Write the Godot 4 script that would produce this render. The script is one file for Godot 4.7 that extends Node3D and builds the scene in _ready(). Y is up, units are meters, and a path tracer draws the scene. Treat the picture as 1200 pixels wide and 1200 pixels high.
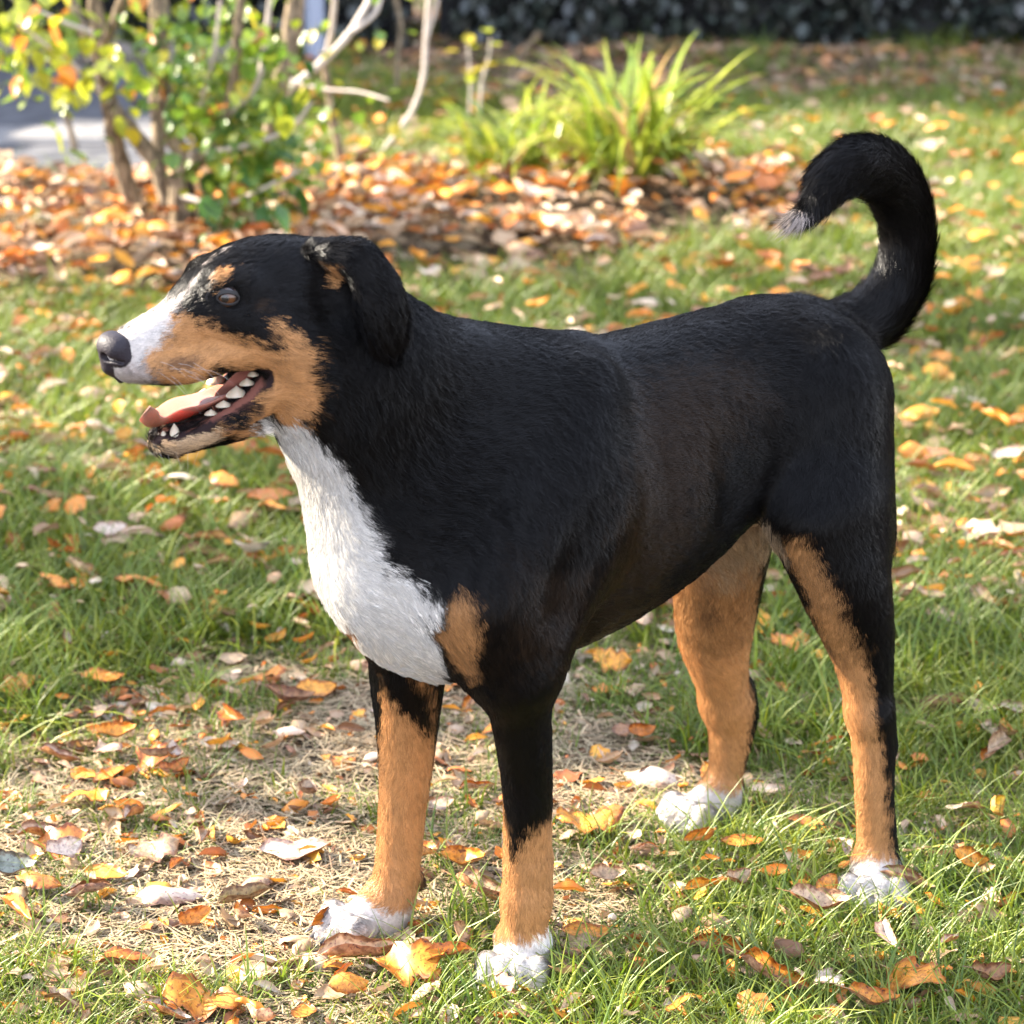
extends Node3D
# A black, tan and white dog standing on an autumn lawn, low sun from the left and a little behind.
# World: y up, metres, origin on the ground between the dog's paws. Dog space: x forward, y up, z to its right.

const Z := Vector3(0, 0, 1)
const SUN_TOWARDS := Vector3(-0.95, 0.55, -0.31)      # from the lawn to the sun

var rng := RandomNumberGenerator.new()
var bumps := FastNoiseLite.new()
var patches := FastNoiseLite.new()
var fine := FastNoiseLite.new()
var used := {}
var CAM := Vector3(-0.1117, 1.22, 2.7143)

# ------------------------------------------------------------------ colours (linear, as real surfaces)
var NONE := Color(0, 0, 0, 0)
var BLACK := Color(0.0048, 0.0042, 0.0040)
var BROWN := Color(0.023, 0.0138, 0.0080)
var TAN := Color(0.45, 0.226, 0.090)
var WHITE := Color(0.90, 0.86, 0.79)
var CREAM := Color(0.50, 0.35, 0.21)
var SOOT := Color(0.17, 0.085, 0.04)
var GREY := Color(0.34, 0.29, 0.26)
var FOOT := Color(0.55, 0.50, 0.455)
var LIP := Color(0.02, 0.013, 0.012)
var MOUTH := Color(0.15, 0.062, 0.046)
var PALATE := Color(0.42, 0.16, 0.12)

# ================================================================== a body as one smooth field
class Field:
	var A := PackedVector3Array()
	var BA := PackedVector3Array()
	var IL := PackedFloat32Array()
	var RA := PackedFloat32Array()
	var DR := PackedFloat32Array()
	var AX := PackedVector3Array()
	var KM := PackedFloat32Array()
	var KD := PackedFloat32Array()
	var SL := PackedFloat32Array()
	var G := PackedInt32Array()
	var CH := PackedInt32Array()
	var BL := PackedFloat32Array()
	var FL := PackedVector3Array()
	var count := 0
	var chains := 0
	var HA := PackedVector3Array()
	var HBA := PackedVector3Array()
	var HR := PackedFloat32Array()
	var HD := PackedFloat32Array()
	var HBL := PackedFloat32Array()
	var GB := [0.03, 0.03, 0.006, 0.006, 0.004]
	var ZA := PackedVector3Array()
	var ZBA := PackedVector3Array()
	var ZR := PackedFloat32Array()
	var ZD := PackedFloat32Array()
	var ZS := PackedFloat32Array()
	var ZH := PackedFloat32Array()
	var ZC := PackedColorArray()
	var base := Color.BLACK
	var base_hair := 0.013
	var edge_noise := FastNoiseLite.new()
	# result
	var V := PackedVector3Array()
	var N := PackedVector3Array()
	var C := PackedColorArray()
	var F := PackedVector3Array()
	var H := PackedFloat32Array()
	var I := PackedInt32Array()

	func limb(g: int, nodes: Array, ax: Vector3, bl: float, flow: Vector3) -> void:
		var m := nodes.size()
		var pts := []
		for i in m - 1:
			var p1 = nodes[i]
			var p2 = nodes[i + 1]
			var p0 = nodes[i - 1] if i > 0 else [p1[0] * 2.0 - p2[0], p1[1] * 2.0 - p2[1], p1[2] * 2.0 - p2[2]]
			var p3 = nodes[i + 2] if i + 2 < m else [p2[0] * 2.0 - p1[0], p2[1] * 2.0 - p1[1], p2[2] * 2.0 - p1[2]]
			var sub := 3 if m > 2 else 1
			for s in sub:
				var x := float(s) / sub
				var q := []
				for c in 3:
					var a = p0[c]
					var b = p1[c]
					var d = p2[c]
					var e = p3[c]
					q.append((b * 2.0 + (d - a) * x + (a * 2.0 - b * 5.0 + d * 4.0 - e) * (x * x) + (b * 3.0 - a - d * 3.0 + e) * (x * x * x)) * 0.5)
				pts.append(q)
		pts.append(nodes[m - 1])
		chains += 1
		for i in pts.size() - 1:
			var k: float = pts[i][2] - 1.0
			var ba: Vector3 = pts[i + 1][0] - pts[i][0]
			var f := flow if flow != Vector3.ZERO else ba
			A.append(pts[i][0])
			BA.append(ba)
			IL.append(1.0 / maxf(ba.length_squared(), 1e-12))
			RA.append(pts[i][1])
			var slope := clampf((pts[i + 1][1] - pts[i][1]) / maxf(ba.length(), 1e-6), -0.8, 0.8)
			SL.append(slope / maxf(ba.length(), 1e-6) / sqrt(1.0 - slope * slope))
			DR.append(pts[i + 1][1] - pts[i][1])
			AX.append(ax)
			KM.append(k)
			KD.append(pts[i + 1][2] - pts[i][2])
			G.append(g)
			CH.append(chains)
			BL.append(bl)
			FL.append(f.normalized())
			count += 1

	func hollow(a: Vector3, ra: float, b: Vector3, rb: float, bl: float) -> void:
		HA.append(a)
		HBA.append(b - a)
		HR.append(ra)
		HD.append(rb - ra)
		HBL.append(bl)

	func patch(c: Color, a: Vector3, ra: float, b: Vector3, rb: float, soft: float, hair: float) -> void:
		ZA.append(a)
		ZBA.append(b - a)
		ZR.append(ra)
		ZD.append(rb - ra)
		ZS.append(soft)
		ZH.append(hair)
		ZC.append(c)

	func one(i: int, p: Vector3) -> float:
		var q := p - A[i]
		var ax := AX[i]
		var ba := BA[i]
		var t := q.dot(ba) * IL[i]
		var w := q - ba * t
		w += ax * (w.dot(ax) * (KM[i] + KD[i] * clampf(t, 0.0, 1.0)))
		t = clampf(t + SL[i] * w.length(), 0.0, 1.0)
		q -= ba * t
		q += ax * (q.dot(ax) * (KM[i] + KD[i] * t))
		return q.length() - RA[i] - DR[i] * t

	func near(p: Vector3, reach: float, among: PackedInt32Array) -> PackedInt32Array:
		var out := PackedInt32Array()
		for i in among:
			if one(i, p) < reach * maxf(1.0, 1.0 + maxf(KM[i], KM[i] + KD[i])) + BL[i]:
				out.append(i)
		return out

	func at(p: Vector3, among: PackedInt32Array) -> float:
		var total := 1e3
		var dg := 1e3
		var dc := 1e3
		var chain := -1
		var group := -1
		var bl := 0.02
		var h := 0.0
		for i in among:
			var q := p - A[i]
			var ax := AX[i]
			var ba := BA[i]
			var t := q.dot(ba) * IL[i]
			var w := q - ba * t
			w += ax * (w.dot(ax) * (KM[i] + KD[i] * clampf(t, 0.0, 1.0)))
			t = clampf(t + SL[i] * w.length(), 0.0, 1.0)
			q -= ba * t
			q += ax * (q.dot(ax) * (KM[i] + KD[i] * t))
			var d := q.length() - RA[i] - DR[i] * t
			if CH[i] != chain:
				if chain >= 0:
					h = maxf(bl - absf(dg - dc), 0.0)
					dg = minf(dg, dc) - h * h / bl * 0.25
				chain = CH[i]
				bl = BL[i]
				dc = d
				if G[i] != group:
					if group >= 0:
						var gb: float = GB[group]
						h = maxf(gb - absf(total - dg), 0.0)
						total = minf(total, dg) - h * h / gb * 0.25
					group = G[i]
					dg = 1e3
			else:
				dc = minf(dc, d)
		if chain >= 0:
			h = maxf(bl - absf(dg - dc), 0.0)
			dg = minf(dg, dc) - h * h / bl * 0.25
			var gb: float = GB[group]
			h = maxf(gb - absf(total - dg), 0.0)
			total = minf(total, dg) - h * h / gb * 0.25
		for i in HA.size():
			var q := p - HA[i]
			var ba := HBA[i]
			if q.length_squared() > 0.0064 + ba.length_squared() * 2.0:
				continue
			var t := clampf(q.dot(ba) / maxf(ba.length_squared(), 1e-12), 0.0, 1.0)
			var d := (q - ba * t).length() - HR[i] - HD[i] * t
			var b := HBL[i]
			h = maxf(b - absf(total + d), 0.0)
			total = maxf(total, -d) + h * h / b * 0.25
		return total

	func coat(p: Vector3, among: PackedInt32Array) -> Array:
		var c := base
		var hair := base_hair
		var wob := edge_noise.get_noise_3dv(p) * 0.6 + edge_noise.get_noise_3dv(p * 4.3) * 0.4
		for i in among:
			var q := p - ZA[i]
			var ba := ZBA[i]
			var t := clampf(q.dot(ba) / maxf(ba.length_squared(), 1e-12), 0.0, 1.0)
			var s := ZS[i]
			var d := (q - ba * t).length() - ZR[i] - ZD[i] * t + wob * s * 1.2
			var w := clampf(0.5 - d / s, 0.0, 1.0)
			if w > 0.0:
				w = w * w * (3.0 - 2.0 * w)
				if ZC[i].a > 0.0:
					c = c.lerp(ZC[i], w)
				if ZH[i] >= 0.0:
					hair = lerpf(hair, ZH[i], w)
		return [c, hair]

	func mesh(lo: Vector3, hi: Vector3, cell: float) -> void:
		var all := PackedInt32Array(range(count))
		var zall := PackedInt32Array(range(ZA.size()))
		var big := cell * 16.0
		var nb := Vector3i(((hi - lo) / big).ceil())
		var W := nb.x * 16 + 2
		var HH := nb.y * 16 + 2
		var where := {}
		var edges := PackedInt32Array()
		var d := PackedFloat32Array()
		d.resize(125)
		var rb := big * 0.8661
		var rs := cell * 4.0 * 0.8661
		for bz in nb.z:
			for by in nb.y:
				for bx in nb.x:
					var o := lo + Vector3(bx, by, bz) * big
					var mid := o + Vector3.ONE * (big * 0.5)
					var some := near(mid, rb, all)
					if some.is_empty():
						continue
					var lip := 1.1
					for q in some:
						lip = maxf(lip, 1.1 + maxf(KM[q], KM[q] + KD[q]))
					var dm := at(mid, some)
					if dm > rb * lip or dm < -rb * lip:
						continue
					var zsome := PackedInt32Array()
					for i in zall:
						var q := mid - ZA[i]
						var ba := ZBA[i]
						var t := clampf(q.dot(ba) / maxf(ba.length_squared(), 1e-12), 0.0, 1.0)
						if (q - ba * t).length() - ZR[i] - ZD[i] * t < rb + ZS[i] * 2.0:
							zsome.append(i)
					for s in 64:
						var sx := s & 3
						var sy := (s >> 2) & 3
						var sz := s >> 4
						var so := o + Vector3(sx, sy, sz) * (cell * 4.0)
						var sm := so + Vector3.ONE * (cell * 2.0)
						var few := near(sm, rs, some)
						if few.is_empty():
							continue
						var dc := at(sm, few)
						if dc > rs * lip or dc < -rs * lip:
							continue
						var n := 0
						for k in 5:
							for j in 5:
								for i in 5:
									d[n] = at(so + Vector3(i, j, k) * cell, few)
									n += 1
						for k in 4:
							for j in 4:
								for i in 4:
									var b := i + j * 5 + k * 25
									var d0 := d[b]
									var d1 := d[b + 1]
									var d2 := d[b + 5]
									var d3 := d[b + 6]
									var d4 := d[b + 25]
									var d5 := d[b + 26]
									var d6 := d[b + 30]
									var d7 := d[b + 31]
									var low := minf(minf(minf(d0, d1), minf(d2, d3)), minf(minf(d4, d5), minf(d6, d7)))
									var high := maxf(maxf(maxf(d0, d1), maxf(d2, d3)), maxf(maxf(d4, d5), maxf(d6, d7)))
									if low >= 0.0 or high < 0.0:
										continue
									var sum := Vector3.ZERO
									var hits := 0
									if (d0 < 0.0) != (d1 < 0.0):
										sum += Vector3(d0 / (d0 - d1), 0, 0); hits += 1
									if (d2 < 0.0) != (d3 < 0.0):
										sum += Vector3(d2 / (d2 - d3), 1, 0); hits += 1
									if (d4 < 0.0) != (d5 < 0.0):
										sum += Vector3(d4 / (d4 - d5), 0, 1); hits += 1
									if (d6 < 0.0) != (d7 < 0.0):
										sum += Vector3(d6 / (d6 - d7), 1, 1); hits += 1
									if (d0 < 0.0) != (d2 < 0.0):
										sum += Vector3(0, d0 / (d0 - d2), 0); hits += 1
									if (d1 < 0.0) != (d3 < 0.0):
										sum += Vector3(1, d1 / (d1 - d3), 0); hits += 1
									if (d4 < 0.0) != (d6 < 0.0):
										sum += Vector3(0, d4 / (d4 - d6), 1); hits += 1
									if (d5 < 0.0) != (d7 < 0.0):
										sum += Vector3(1, d5 / (d5 - d7), 1); hits += 1
									if (d0 < 0.0) != (d4 < 0.0):
										sum += Vector3(0, 0, d0 / (d0 - d4)); hits += 1
									if (d1 < 0.0) != (d5 < 0.0):
										sum += Vector3(1, 0, d1 / (d1 - d5)); hits += 1
									if (d2 < 0.0) != (d6 < 0.0):
										sum += Vector3(0, 1, d2 / (d2 - d6)); hits += 1
									if (d3 < 0.0) != (d7 < 0.0):
										sum += Vector3(1, 1, d3 / (d3 - d7)); hits += 1
									var v := so + (Vector3(i, j, k) + sum / hits) * cell
									var gx := bx * 16 + sx * 4 + i
									var gy := by * 16 + sy * 4 + j
									var gz := bz * 16 + sz * 4 + k
									var key := gx + W * (gy + HH * gz)
									var nn := Vector3(d1 + d3 + d5 + d7 - d0 - d2 - d4 - d6, d2 + d3 + d6 + d7 - d0 - d1 - d4 - d5, d4 + d5 + d6 + d7 - d0 - d1 - d2 - d3).normalized()
									where[key] = V.size()
									V.append(v)
									N.append(nn)
									var ct := coat(v, zsome)
									C.append(ct[0])
									H.append(ct[1])
									var fl := Vector3.ZERO
									for q in few:
										var w := one(q, v)
										if w < 0.03:
											w = 1.0 / (0.003 + maxf(w, 0.0))
											fl += FL[q] * (w * w)
									fl -= nn * fl.dot(nn)
									F.append(fl.normalized() if fl.length_squared() > 1e-9 else nn.cross(Vector3.UP).normalized())
									if (d0 < 0.0) != (d1 < 0.0):
										edges.append_array([key, W, W * HH, 1 if d0 < 0.0 else 0])
									if (d0 < 0.0) != (d2 < 0.0):
										edges.append_array([key, W * HH, 1, 1 if d0 < 0.0 else 0])
									if (d0 < 0.0) != (d4 < 0.0):
										edges.append_array([key, 1, W, 1 if d0 < 0.0 else 0])
		for e in range(0, edges.size(), 4):
			var k := edges[e]
			var u := edges[e + 1]
			var w := edges[e + 2]
			var a: int = where.get(k, -1)
			var b: int = where.get(k - u, -1)
			var c: int = where.get(k - u - w, -1)
			var f: int = where.get(k - w, -1)
			if a < 0 or b < 0 or c < 0 or f < 0:
				continue
			if edges[e + 3] == 0:
				I.append_array([a, b, c, a, c, f])
			else:
				I.append_array([a, c, b, a, f, c])

	func array_mesh(m: Material) -> ArrayMesh:
		var s := []
		s.resize(Mesh.ARRAY_MAX)
		s[Mesh.ARRAY_VERTEX] = V
		s[Mesh.ARRAY_NORMAL] = N
		s[Mesh.ARRAY_COLOR] = C
		s[Mesh.ARRAY_INDEX] = I
		var am := ArrayMesh.new()
		am.add_surface_from_arrays(Mesh.PRIMITIVE_TRIANGLES, s)
		am.surface_set_material(0, m)
		return am

# ================================================================== little mesh builder
class Shape:
	var v := PackedVector3Array()
	var n := PackedVector3Array()
	var c := PackedColorArray()
	var uv := PackedVector2Array()
	var ix := PackedInt32Array()
	func vert(p: Vector3, nn: Vector3, col := Color.WHITE, t := Vector2.ZERO) -> int:
		v.append(p)
		n.append(nn)
		c.append(col)
		uv.append(t)
		return v.size() - 1
	func quad(a: int, b: int, d: int, e: int) -> void:
		ix.append_array([a, b, d, a, d, e])
	func tri(a: int, b: int, d: int) -> void:
		ix.append_array([a, b, d])
	# every triangle so that its front agrees with its normals (front faces run clockwise)
	func settle() -> void:
		for i in range(0, ix.size(), 3):
			var a := ix[i]
			var b := ix[i + 1]
			var d := ix[i + 2]
			if (v[b] - v[a]).cross(v[d] - v[a]).dot(n[a] + n[b] + n[d]) > 0.0:
				ix[i + 1] = d
				ix[i + 2] = b
	func add_to(am: ArrayMesh, m: Material) -> ArrayMesh:
		settle()
		var s := []
		s.resize(Mesh.ARRAY_MAX)
		s[Mesh.ARRAY_VERTEX] = v
		s[Mesh.ARRAY_NORMAL] = n
		s[Mesh.ARRAY_COLOR] = c
		s[Mesh.ARRAY_TEX_UV] = uv
		s[Mesh.ARRAY_INDEX] = ix
		am.add_surface_from_arrays(Mesh.PRIMITIVE_TRIANGLES, s)
		am.surface_set_material(am.get_surface_count() - 1, m)
		return am
	func done(m: Material) -> ArrayMesh:
		return add_to(ArrayMesh.new(), m)
	# tube along points, radii per point, closed tips
	func tube(pts: Array, radii: Array, sides := 6, col := Color.WHITE, squash := 1.0) -> void:
		var m := pts.size()
		var side := Vector3.ZERO
		var first := v.size()
		for i in m:
			var d: Vector3 = (pts[mini(i + 1, m - 1)] - pts[maxi(i - 1, 0)]).normalized()
			if side == Vector3.ZERO:
				side = d.cross(Vector3.UP if absf(d.y) < 0.9 else Vector3.RIGHT).normalized()
			side = (side - d * side.dot(d)).normalized()
			var up := d.cross(side)
			for k in sides + 1:
				var a := TAU * k / sides
				var r := side * cos(a) + up * (sin(a) * squash)
				vert(pts[i] + r * radii[i], r.normalized(), col, Vector2(float(k) / sides, float(i) / (m - 1)))
		for i in m - 1:
			for k in sides:
				var a := first + i * (sides + 1) + k
				quad(a, a + 1, a + sides + 2, a + sides + 1)

# ================================================================== naming and placing
func numbered(called: String) -> String:
	var k: int = used.get(called, 0)
	used[called] = k + 1
	return called if k == 0 else "%s_%03d" % [called, k]

func tag(o: Node, label: String, category: String, group := "") -> void:
	o.set_meta("label", label)
	o.set_meta("category", category)
	if group:
		o.set_meta("group", group)

func thing(called: String, label: String, category: String, at := Vector3.ZERO, turn := 0.0, group := "") -> Node3D:
	var o := Node3D.new()
	o.name = numbered(called)
	o.position = at
	o.rotation.y = turn
	tag(o, label, category, group)
	add_child(o, true)
	return o

func obj(called: String, m: Mesh, parent: Node = self, at := Transform3D()) -> MeshInstance3D:
	var o := MeshInstance3D.new()
	o.mesh = m
	o.transform = at
	if parent == self:
		o.name = numbered(called)
	else:
		var k := 0
		var nm := called
		while parent.has_node(NodePath(nm)):
			k += 1
			nm = "%s_%03d" % [called, k]
		o.name = nm
	parent.add_child(o, true)
	return o

func many(called: String, m: Mesh, where: Array[Transform3D], tint: PackedColorArray, parent: Node = self) -> MultiMeshInstance3D:
	var mm := MultiMesh.new()
	mm.transform_format = MultiMesh.TRANSFORM_3D
	mm.use_colors = true
	mm.mesh = m
	mm.instance_count = where.size()
	for i in where.size():
		mm.set_instance_transform(i, where[i])
		mm.set_instance_color(i, tint[i])
	var o := MultiMeshInstance3D.new()
	o.name = numbered(called) if parent == self else called
	o.multimesh = mm
	o.set_meta("kind", "stuff")
	parent.add_child(o, true)
	return o

func paint(c: Color, rough := 0.8, spec := 0.5, vertex := true) -> StandardMaterial3D:
	var m := StandardMaterial3D.new()
	m.albedo_color = c.linear_to_srgb()
	m.roughness = rough
	m.metallic_specular = spec
	m.vertex_color_use_as_albedo = vertex
	return m

func glow_through(m: StandardMaterial3D, c: Color) -> StandardMaterial3D:
	m.backlight_enabled = true
	m.backlight = c
	return m

func smooth(a: float, b: float, x: float) -> float:
	return smoothstep(a, b, x)

func jitter(c: Color, by: float) -> Color:
	var k := 1.0 + rng.randf_range(-by, by)
	return Color(c.r * k * (1.0 + rng.randf_range(-by, by) * 0.3), c.g * k, c.b * k)

# ================================================================== the ground
func bed(x: float, z: float) -> float:             # 1 on the leaf-covered bed round the shrub and the strappy plant
	var a := Vector2(-1.7, -3.35)
	var b := Vector2(0.18, -3.72)
	var p := Vector2(x, z)
	var t := clampf((p - a).dot(b - a) / (b - a).length_squared(), 0.0, 1.0)
	var d := (p - a - (b - a) * t).length() - lerpf(0.74, 0.46, t) + patches.get_noise_2d(x * 3.0, z * 3.0) * 0.45
	return 1.0 - smooth(-0.2, 0.28, d)

func far_litter(x: float, z: float) -> float:
	return smooth(-5.35, -5.75, z + patches.get_noise_2d(x * 2.0, z * 2.0) * 0.3 - clampf(x, -1.0, 2.0) * 0.12) * smooth(-0.75, -0.45, x)

func path_at(x: float, z: float) -> bool:
	return z < -4.24 and z > -6.02 and x < -0.86 - (z + 4.2) * -0.12

func height(x: float, z: float) -> float:
	var r := Vector2(x, z).length()
	var h := bumps.get_noise_2d(x, z) * 0.03 * smooth(0.35, 1.2, r)
	h += 0.05 * bed(x, z)
	h += 0.07 * exp(-(Vector2(x, z) - Vector2(0.15, -3.74)).length_squared() / 0.05)
	if x < -0.7 and z < -4.1 and z > -6.2:
		h = lerpf(h, -0.01, smooth(-0.7, -0.86, x) * smooth(-4.1, -4.2, z) * smooth(-6.2, -6.05, z))
	return h

func make_ground() -> void:
	var xs := PackedFloat32Array([-90, -40, -15, -6])
	for i in 130:
		xs.append(-3.2 + i * 0.05)
	xs.append_array([6, 15, 40, 90])
	var zs := PackedFloat32Array([-90, -40, -16, -9])
	for i in 190:
		zs.append(-8.4 + i * 0.05)
	zs.append_array([3, 8, 25, 60])
	var s := Shape.new()
	for z in zs:
		for x in xs:
			var inside := absf(x) < 6.0 and z > -9.0 and z < 2.0
			var y := height(x, z) if inside else 0.0
			var nn := Vector3.UP
			if inside:
				nn = Vector3(height(x - 0.02, z) - height(x + 0.02, z), 0.04, height(x, z - 0.02) - height(x, z + 0.02)).normalized()
			var g := 0.5 + 0.5 * patches.get_noise_2d(x * 2.0 + 40.0, z * 2.0)
			var col := Color(0.09, 0.062, 0.038).lerp(Color(0.15, 0.108, 0.068), g)
			col = col.lerp(Color(0.10, 0.06, 0.035), bed(x, z) * 0.7)
			s.vert(Vector3(x, y, z), nn, col, Vector2(x, z))
	var w := xs.size()
	for j in zs.size() - 1:
		for i in w - 1:
			s.quad(j * w + i, j * w + i + 1, (j + 1) * w + i + 1, (j + 1) * w + i)
	var m := paint(Color.WHITE, 0.95, 0.3)
	var nz := FastNoiseLite.new()
	nz.seed = 5
	nz.frequency = 0.03
	nz.fractal_octaves = 5
	var img := Image.create(512, 512, false, Image.FORMAT_RGB8)
	for y in 512:
		for x in 512:
			var t := clampf(0.62 + 0.75 * nz.get_noise_2d(x, y), 0.12, 1.0)
			img.set_pixel(x, y, Color(t, t * 0.96, t * 0.9))
	m.albedo_texture = ImageTexture.create_from_image(img)
	m.uv1_triplanar = true
	m.uv1_world_triplanar = true
	m.uv1_scale = Vector3.ONE * 2.3
	var o := obj("ground", s.done(m))
	o.set_meta("kind", "structure")

func make_path() -> void:
	# grey paved path with a paler edging band, its near edge meeting the leaf bed
	var m := paint(Color(0.11, 0.11, 0.115), 0.85, 0.4, false)
	var nz := NoiseTexture2D.new()
	var f := FastNoiseLite.new()
	f.seed = 9
	f.frequency = 0.02
	f.fractal_octaves = 5
	nz.noise = f
	nz.width = 512
	nz.height = 512
	nz.seamless = true
	var ramp := Gradient.new()
	ramp.set_color(0, Color(0.66, 0.66, 0.68))
	ramp.set_color(1, Color(1, 1, 1))
	nz.color_ramp = ramp
	m.albedo_texture = nz
	m.uv1_triplanar = true
	m.uv1_world_triplanar = true
	m.uv1_scale = Vector3.ONE * 0.9
	var kerb := m.duplicate()
	kerb.albedo_color = Color(0.24, 0.23, 0.215).linear_to_srgb()
	for band in [["path", m, -4.56, -4.24, 0.030], ["path_edging", kerb, -4.78, -4.563, 0.045], ["path", m, -6.02, -4.783, 0.030]]:
		var s := Shape.new()
		var z0: float = band[2]
		var z1: float = band[3]
		var y: float = band[4]
		var e := 0.012
		var ring := []
		for p in [Vector2(-9, z1), Vector2(-0.86 + (z1 + 4.2) * 0.12, z1), Vector2(-0.86 + (z0 + 4.2) * 0.12, z0), Vector2(-9, z0)]:
			ring.append(p)
		var mid: Vector2 = (ring[0] + ring[2]) * 0.5
		for k in 4:
			var a: Vector2 = ring[k]
			var b: Vector2 = ring[(k + 1) % 4]
			var ai := a + Vector2(signf(mid.x - a.x), signf(mid.y - a.y)) * e
			var bi := b + Vector2(signf(mid.x - b.x), signf(mid.y - b.y)) * e
			var nn := Vector3((b - a).y, 0, -(b - a).x).normalized()
			if nn.dot(Vector3(a.x - mid.x, 0, a.y - mid.y)) < 0.0:
				nn = -nn
			s.quad(s.vert(Vector3(a.x, -0.05, a.y), nn), s.vert(Vector3(b.x, -0.05, b.y), nn), s.vert(Vector3(b.x, y - e, b.y), nn), s.vert(Vector3(a.x, y - e, a.y), nn))
			var nu := (nn + Vector3.UP).normalized()
			s.quad(s.vert(Vector3(a.x, y - e, a.y), nu), s.vert(Vector3(b.x, y - e, b.y), nu), s.vert(Vector3(bi.x, y, bi.y), nu), s.vert(Vector3(ai.x, y, ai.y), nu))
			ring[k] = a
		var q := []
		for k in 4:
			var a: Vector2 = ring[k]
			var ai := a + Vector2(signf(mid.x - a.x), signf(mid.y - a.y)) * e
			q.append(s.vert(Vector3(ai.x, y, ai.y), Vector3.UP))
		s.quad(q[0], q[1], q[2], q[3])
		var o := obj(band[0], s.done(band[1]))
		o.set_meta("kind", "structure")

# ------------------------------------------------------------------ grass
func blade(s: Shape, root: Vector3, yaw: float, tall: float, lean: float, wide: float, col: Color) -> void:
	var d := Vector3(cos(yaw), 0, sin(yaw))
	var side := Vector3(-d.z, 0, d.x)
	var last := -1
	for i in 5:
		var t := i / 4.0
		var p := root + d * (lean * tall * t * t) + Vector3.UP * (tall * (t - 0.32 * lean * t * t * minf(lean, 1.6)))
		var w := wide * (1.0 - t * t) * 0.5
		var nn := (Vector3.UP * (0.25 + 0.5 * lean * t) - d * 0.75 + side * 0.12).normalized()
		var c := col.lerp(Color(col.r * 1.25, col.g * 1.15, col.b), t)
		if i == 4:
			s.tri(last, last + 1, s.vert(p, nn, c))
			break
		var a := s.vert(p - side * w, (nn - side * 0.5).normalized(), c)
		s.vert(p + side * w, (nn + side * 0.5).normalized(), c)
		if last >= 0:
			s.quad(last, last + 1, a + 1, a)
		last = a

func tuft(seeded: int, blades: int, spread: float, t0: float, t1: float, l0: float, l1: float, w: float, c0: Color, c1: Color, m: Material) -> ArrayMesh:
	rng.seed = seeded
	var s := Shape.new()
	for i in blades:
		var a := rng.randf() * TAU
		var r := sqrt(rng.randf()) * spread
		blade(s, Vector3(cos(a) * r, -0.004, sin(a) * r), rng.randf() * TAU, rng.randf_range(t0, t1), rng.randf_range(l0, l1), w * rng.randf_range(0.6, 1.2), c0.lerp(c1, rng.randf()))
	return s.done(m)

func straw_tuft(seeded: int, m: Material) -> ArrayMesh:
	rng.seed = seeded
	var s := Shape.new()
	for i in 16:
		var a := rng.randf() * TAU
		var r := sqrt(rng.randf()) * 0.035
		var p := Vector3(cos(a) * r, rng.randf_range(0.001, 0.012), sin(a) * r)
		var yaw := rng.randf() * TAU
		var d := Vector3(cos(yaw), rng.randf_range(-0.15, 0.35), sin(yaw)).normalized()
		var side := Vector3(-d.z, 0, d.x).normalized()
		var ln := rng.randf_range(0.015, 0.05)
		var w := rng.randf_range(0.0004, 0.0011)
		var bend := side * rng.randf_range(-0.012, 0.012)
		var c := Color(0.35, 0.265, 0.15).lerp(Color(0.16, 0.105, 0.055), rng.randf())
		var q := []
		for k in 3:
			var t := k / 2.0
			var x := p + d * (ln * (t - 0.5)) + bend * (4.0 * t * (1.0 - t))
			q.append(s.vert(x - side * w, (Vector3.UP - side * 0.6).normalized(), c))
			q.append(s.vert(x + side * w, (Vector3.UP + side * 0.6).normalized(), c))
		s.quad(q[0], q[1], q[3], q[2])
		s.quad(q[2], q[3], q[5], q[4])
	return s.done(m)

func in_view(margin := 0.35) -> Vector2:            # a spot of lawn, the nearer the denser
	while true:
		var dist := 2.3 * pow(11.5 / 2.3, rng.randf())
		var half := dist * (0.1763 + 0.10) + margin
		var p := Vector2(CAM.x + rng.randf_range(-half, half), CAM.z - dist)
		if p.y > -8.0:
			return p
	return Vector2.ZERO

const PAWS := [Vector2(-0.111, 0.190), Vector2(-0.270, 0.090), Vector2(0.253, 0.008), Vector2(0.084, -0.195)]

func on_paw(p: Vector2, r: float) -> bool:
	for q in PAWS:
		if p.distance_to(q) < r:
			return true
	return false

func greenness(x: float, z: float) -> float:
	var n := patches.get_noise_2d(x * 1.6, z * 1.6) * 0.9 + 0.75 * patches.get_noise_2d(x * 5.5 + 9.0, z * 5.5) + 0.35 * patches.get_noise_2d(x * 17.0, z * 17.0 + 5.0)
	var g := 0.66 + n
	g += 0.45 * smooth(-0.25, -0.55, x) * smooth(-0.30, -0.75, z) * smooth(-2.9, -2.0, z)      # lush strip behind the head
	g += 0.22 * smooth(0.3, 0.5, x) * smooth(-0.9, -1.4, z)
	g -= 0.06 * smooth(-0.7, -0.1, z)                                      # worn turf round the paws
	g -= 0.28 * exp(-((x + 0.27) * (x + 0.27) * 14.0 + (z + 0.52) * (z + 0.52) * 9.0))
	g += 0.12 * smooth(0.12, 0.26, z) + 0.3 * smooth(-2.2, -3.0, z)
	g -= 0.9 * bed(x, z)
	g -= 0.8 * far_litter(x, z)
	return clampf(g, 0.0, 1.2)

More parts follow.
